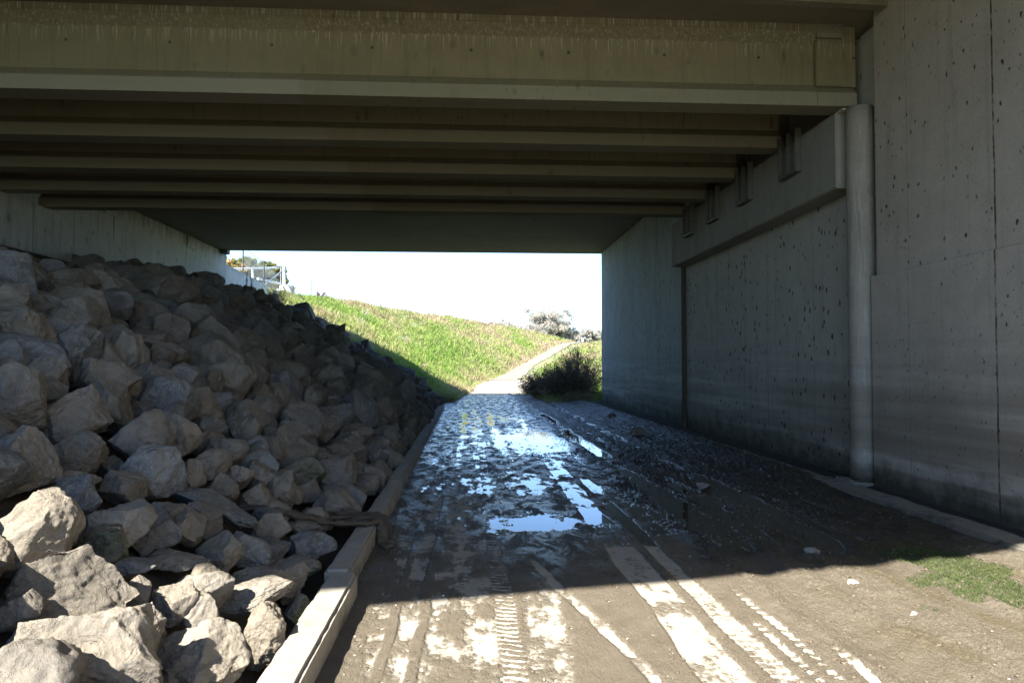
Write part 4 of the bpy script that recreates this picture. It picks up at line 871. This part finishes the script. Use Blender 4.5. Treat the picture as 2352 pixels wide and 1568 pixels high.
o = b.build('dead_branch', simple('bleached_wood', (.34, .29, .22), .9), world=False); o.location = (3.3, 31.6, .1); tag(o, 'bleached dead branch fanned out at the foot of the dark bush', 'branch')
for k, (x, y, H) in enumerate(((2.75, 36.2, 1.3), (3.0, 35.0, 1.7), (5.1, 29.9, .8))):
    weed((x, y, 0), H, 3, .15, 'weed', ['thin dry stalk weed at the left edge of the brush', 'taller dry stalk weed next to the dark bushes', 'small dead weed against the right wall end'][k], 'weed', M_drystem, seed=80 + k, leaves=25, lsize=.025, lean=.05)

# ------------------------------------------------------------------ trees
def tree(loc, H, W, name, lab, seed, matl, n_leaf=5000, lsize=.16, group=None, crown_lo=.25):
    rs = np.random.RandomState(seed); t = empty(name, loc, lab, 'tree', group); sb = MB(); tips = []
    top = Vector((rs.normal(0, .03) * H, rs.normal(0, .03) * H, H * .78))
    tr = [Vector((0, 0, -.2)).lerp(top, s_) + Vector((rs.normal(0, .015) * H * s_, 0, 0)) for s_ in np.linspace(0, 1, 7)]
    sb.tube(tr, [H * .028 * (1.1 - .9 * s_) for s_ in np.linspace(0, 1, 7)], 7)
    for k in range(24):
        s_ = rs.uniform(crown_lo * .8, .95); a = rs.uniform(0, 6.28); base = tr[0].lerp(top, s_); L_ = W * .5 * math.sqrt(max(.1, 1 - ((s_ - .45) / .62) ** 2)) * rs.uniform(.7, 1.1)
        e = base + Vector((math.cos(a) * L_, math.sin(a) * L_, L_ * rs.uniform(.3, .9))); e.z = min(e.z, H * .97); mid = base.lerp(e, .5) + Vector((0, 0, -.05 * L_))
        sb.tube([base, mid, e], [H * .010, H * .007, H * .003], 5)
        for j in range(4): tips.append(np.array(base.lerp(e, rs.uniform(.4, 1.05))[:]) + rs.normal(0, W * .07, 3))
    tips.append(np.array(top[:]) + np.array([0, 0, H * .12]))
    tips = np.array(tips); per = n_leaf // len(tips); P = []; T = []
    for c_ in tips:
        r = W * rs.uniform(.07, .16); d = rs.normal(size=(per, 3)); d /= np.linalg.norm(d, axis=1)[:, None]; P.append(c_ + d * (r * rs.rand(per, 1) ** .4) * np.array([1, 1, .8])); T.append(np.clip(rs.rand() * .6 + rs.rand(per) * .4, 0, 1))
    sb.build('trunk', M_bark, t, True, world=False); P = np.concatenate(P); T = np.concatenate(T)
    V, F = leaf_quads(P, lsize, rs); me = np_mesh('crown', V, F); attr(me, 'tint', np.repeat(T, 4)); link('crown', me, matl, t)
def tree_px(u, vb, vt, wpx, y, name, lab, seed, matl, **k):
    b_ = at_y(u, vb, y); tp = at_y(u, vt, y); Wm = wpx * y / FPX * (1.35 if y < 100 else 1.1); tree((b_.x, y, b_.z), tp.z - b_.z, Wm, name, lab, seed, matl, **k)
tree_px(1258, 790, 717, 88, 150, 'tree', 'tallest grey-green tree on the skyline left of the path top', 1, M_leafgrey, n_leaf=16000, lsize=.2)
tree_px(1228, 790, 750, 50, 146, 'tree', 'lower bushy tree at the left foot of the tallest one', 2, M_leafgrey, n_leaf=8000, lsize=.18)
tree_px(1290, 792, 748, 52, 152, 'tree', 'rounded tree at the right foot of the tallest one', 3, M_leafgrey, n_leaf=8000, lsize=.18)
for k, (u, vt, wp) in enumerate(((1152, 729, 50), (1172, 742, 44), (1195, 752, 36), (1128, 738, 34))):
    tree_px(u, 790, vt, wp, 140 + 3 * k, 'tree', ['feathery grey tree on the skyline above the dry crest', 'low grey tree right of the feathery one', 'smallest grey tree before the gap in the skyline', 'bushy tree half hidden behind the dry crest'][k], 10 + k, M_leafgrey, n_leaf=7000, lsize=.17)
for k, (u, vt, wp) in enumerate(((1322, 760, 34), (1342, 758, 34), (1362, 759, 36), (1384, 756, 34), (1400, 762, 36))):
    tree_px(u, 790, vt, wp, 190 + 3 * k, 'tree', ['leftmost of the low hazy trees beyond the path top', 'second of the low hazy trees beyond the path top', 'third of the low hazy trees, behind the white marker', 'last hazy tree, touching the wall edge', 'hazy tree mostly hidden by the right wall'][k], 30 + k, M_leafgrey, n_leaf=7000, lsize=.2, crown_lo=.05)
for k, (u, vt, wp, mt) in enumerate(((540, 592, 44, M_leaffall), (570, 586, 44, M_leafolive), (604, 598, 38, M_leafolive), (628, 604, 40, M_leaffall), (522, 584, 34, M_leaffall), (646, 618, 28, M_leafolive))):
    tree_px(u, 665, vt, wp, 62 + 2 * k, 'tree', ['autumn orange tree behind the top of the wing wall', 'yellow-green tree behind the first fence post', 'tree seen through the gate frame, left side', 'orange-tinged tree seen through the gate frame, right side', 'pinkish autumn tree peeping out beside the bridge corner', 'dark green tree just behind the gate post'][k], 50 + k, mt, n_leaf=12000, lsize=.14, crown_lo=.1)

# ------------------------------------------------------------------ fence, gate, block, pole beyond the bridge
t = empty('chain_link_fence', (-10.2, 30, 5.6), 'rusty chain link fence with barbed wire on top of the wing wall', 'fence')
fp = []
for u, vt, vb in ((558, 560, 612), (606, 600, 646)):
    p0 = at_x(u, vb, -10.18); p1 = at_x(u, vt, -10.18); fp.append((p0, p1)); MB().tube([(p0.x, p0.y, p0.z - .15), (p0.x, p0.y, p1.z)], .035, 8).build('post', M_pole, t)
pe = at_x(646, 613, -10.18)
b = MB()
pts = [(-10.18, fp[0][0].y - 2, fp[0][1].z), (-10.18, fp[0][0].y, fp[0][1].z)]
for i in range(12): s_ = (i + 1) / 12; b_ = fp[1][1]; a_ = fp[0][1]; pts.append((-10.18, a_.y + (b_.y - a_.y) * s_, a_.z + (b_.z - a_.z) * s_ - .12 * math.sin(math.pi * s_)))
for i in range(8): s_ = (i + 1) / 8; b_ = pe; a_ = fp[1][1]; pts.append((-10.18, a_.y + (b_.y - a_.y) * s_, a_.z + (b_.z - a_.z) * s_ - .10 * math.sin(math.pi * s_)))
b.tube(pts, .012, 4); b.build('barbed_wire', M_pole, t)
b = MB(); y0, y1 = fp[0][0].y, pe.y - .2
zb0, zb1, zt0, zt1 = 5.62, 5.35, fp[0][1].z - .35, pe.z - .55
def fz(y, lo): 
    s_ = (y - y0) / (y1 - y0); return (zb0 + (zb1 - zb0) * s_) if lo else (zt0 + (zt1 - zt0) * s_)
step = .13; k = int((y1 - y0) / step)
for i in range(-10, k):
    for sgn in (1, -1):
        ya = y0 + i * step; hgt = 1.0; yb_ = ya + sgn * hgt
        if yb_ < y0 - .3 or yb_ > y1 + .3 or ya < y0 - .3: continue
        b.tube([(-10.18, ya, fz(ya, True)), (-10.18, yb_, fz(yb_, True) + hgt)], .004, 3)
b.build('wire_mesh', M_galv, t)
t = empty('metal_gate', (-10.3, 38, 5.4), 'white tube gate frame with diagonal brace at the end of the wing wall', 'gate')
def P_(u, v, x=-10.5): return at_x(u, v, x)
MB().tube([P_(520, 618), P_(640, 615)], .05, 8).build('top_rail', M_white, t)
MB().tube([P_(592, 640), P_(645, 652)], .06, 8).build('bottom_rail', M_white, t)
MB().tube([P_(580, 617), P_(580, 655)], .06, 8).build('upright', M_white, t)
MB().tube([P_(598, 662), P_(652, 619)], .035, 8).build('brace', M_galv, t)
MB().tube([P_(645, 612), P_(645, 655)], .03, 8).build('post', M_galv, t); MB().tube([P_(652, 612), P_(653, 665)], .075, 10).build('gate_post', M_white, t)
p = P_(659, 668, -10.3)
bb = MB(); bb.tube([(p.x, p.y, p.z - .45), (p.x, p.y, p.z + .28)], [.42, .40], 18); o = bb.build('concrete_block', M_block); tag(o, 'round concrete footing block beside the gate post on the bank', 'concrete block')
p0 = at_y(716, 692, 52); p1 = at_y(716, 640, 52); tag(MB().tube([(p0.x, 52, p0.z - .5), (p0.x, 52, p0.z + (p1.z - p0.z) * .85), (p0.x, 52, p1.z)], [.035, .035, .02], 8).build('pole', M_pole), 'thin lone pole standing on the crest against the white sky', 'pole')
p = at_y(1338, 779, 128); t = empty('marker_post', (p.x, 128, 5.4), 'tiny white marker at the top of the path', 'marker')
MB().box(p.x - .08, p.x + .08, 127.95, 128.05, 5.3, 6.1).build('post', M_white, t); MB().box(p.x - .2, p.x + .2, 127.9, 127.94, 5.7, 6.25).build('plate', M_white, t)
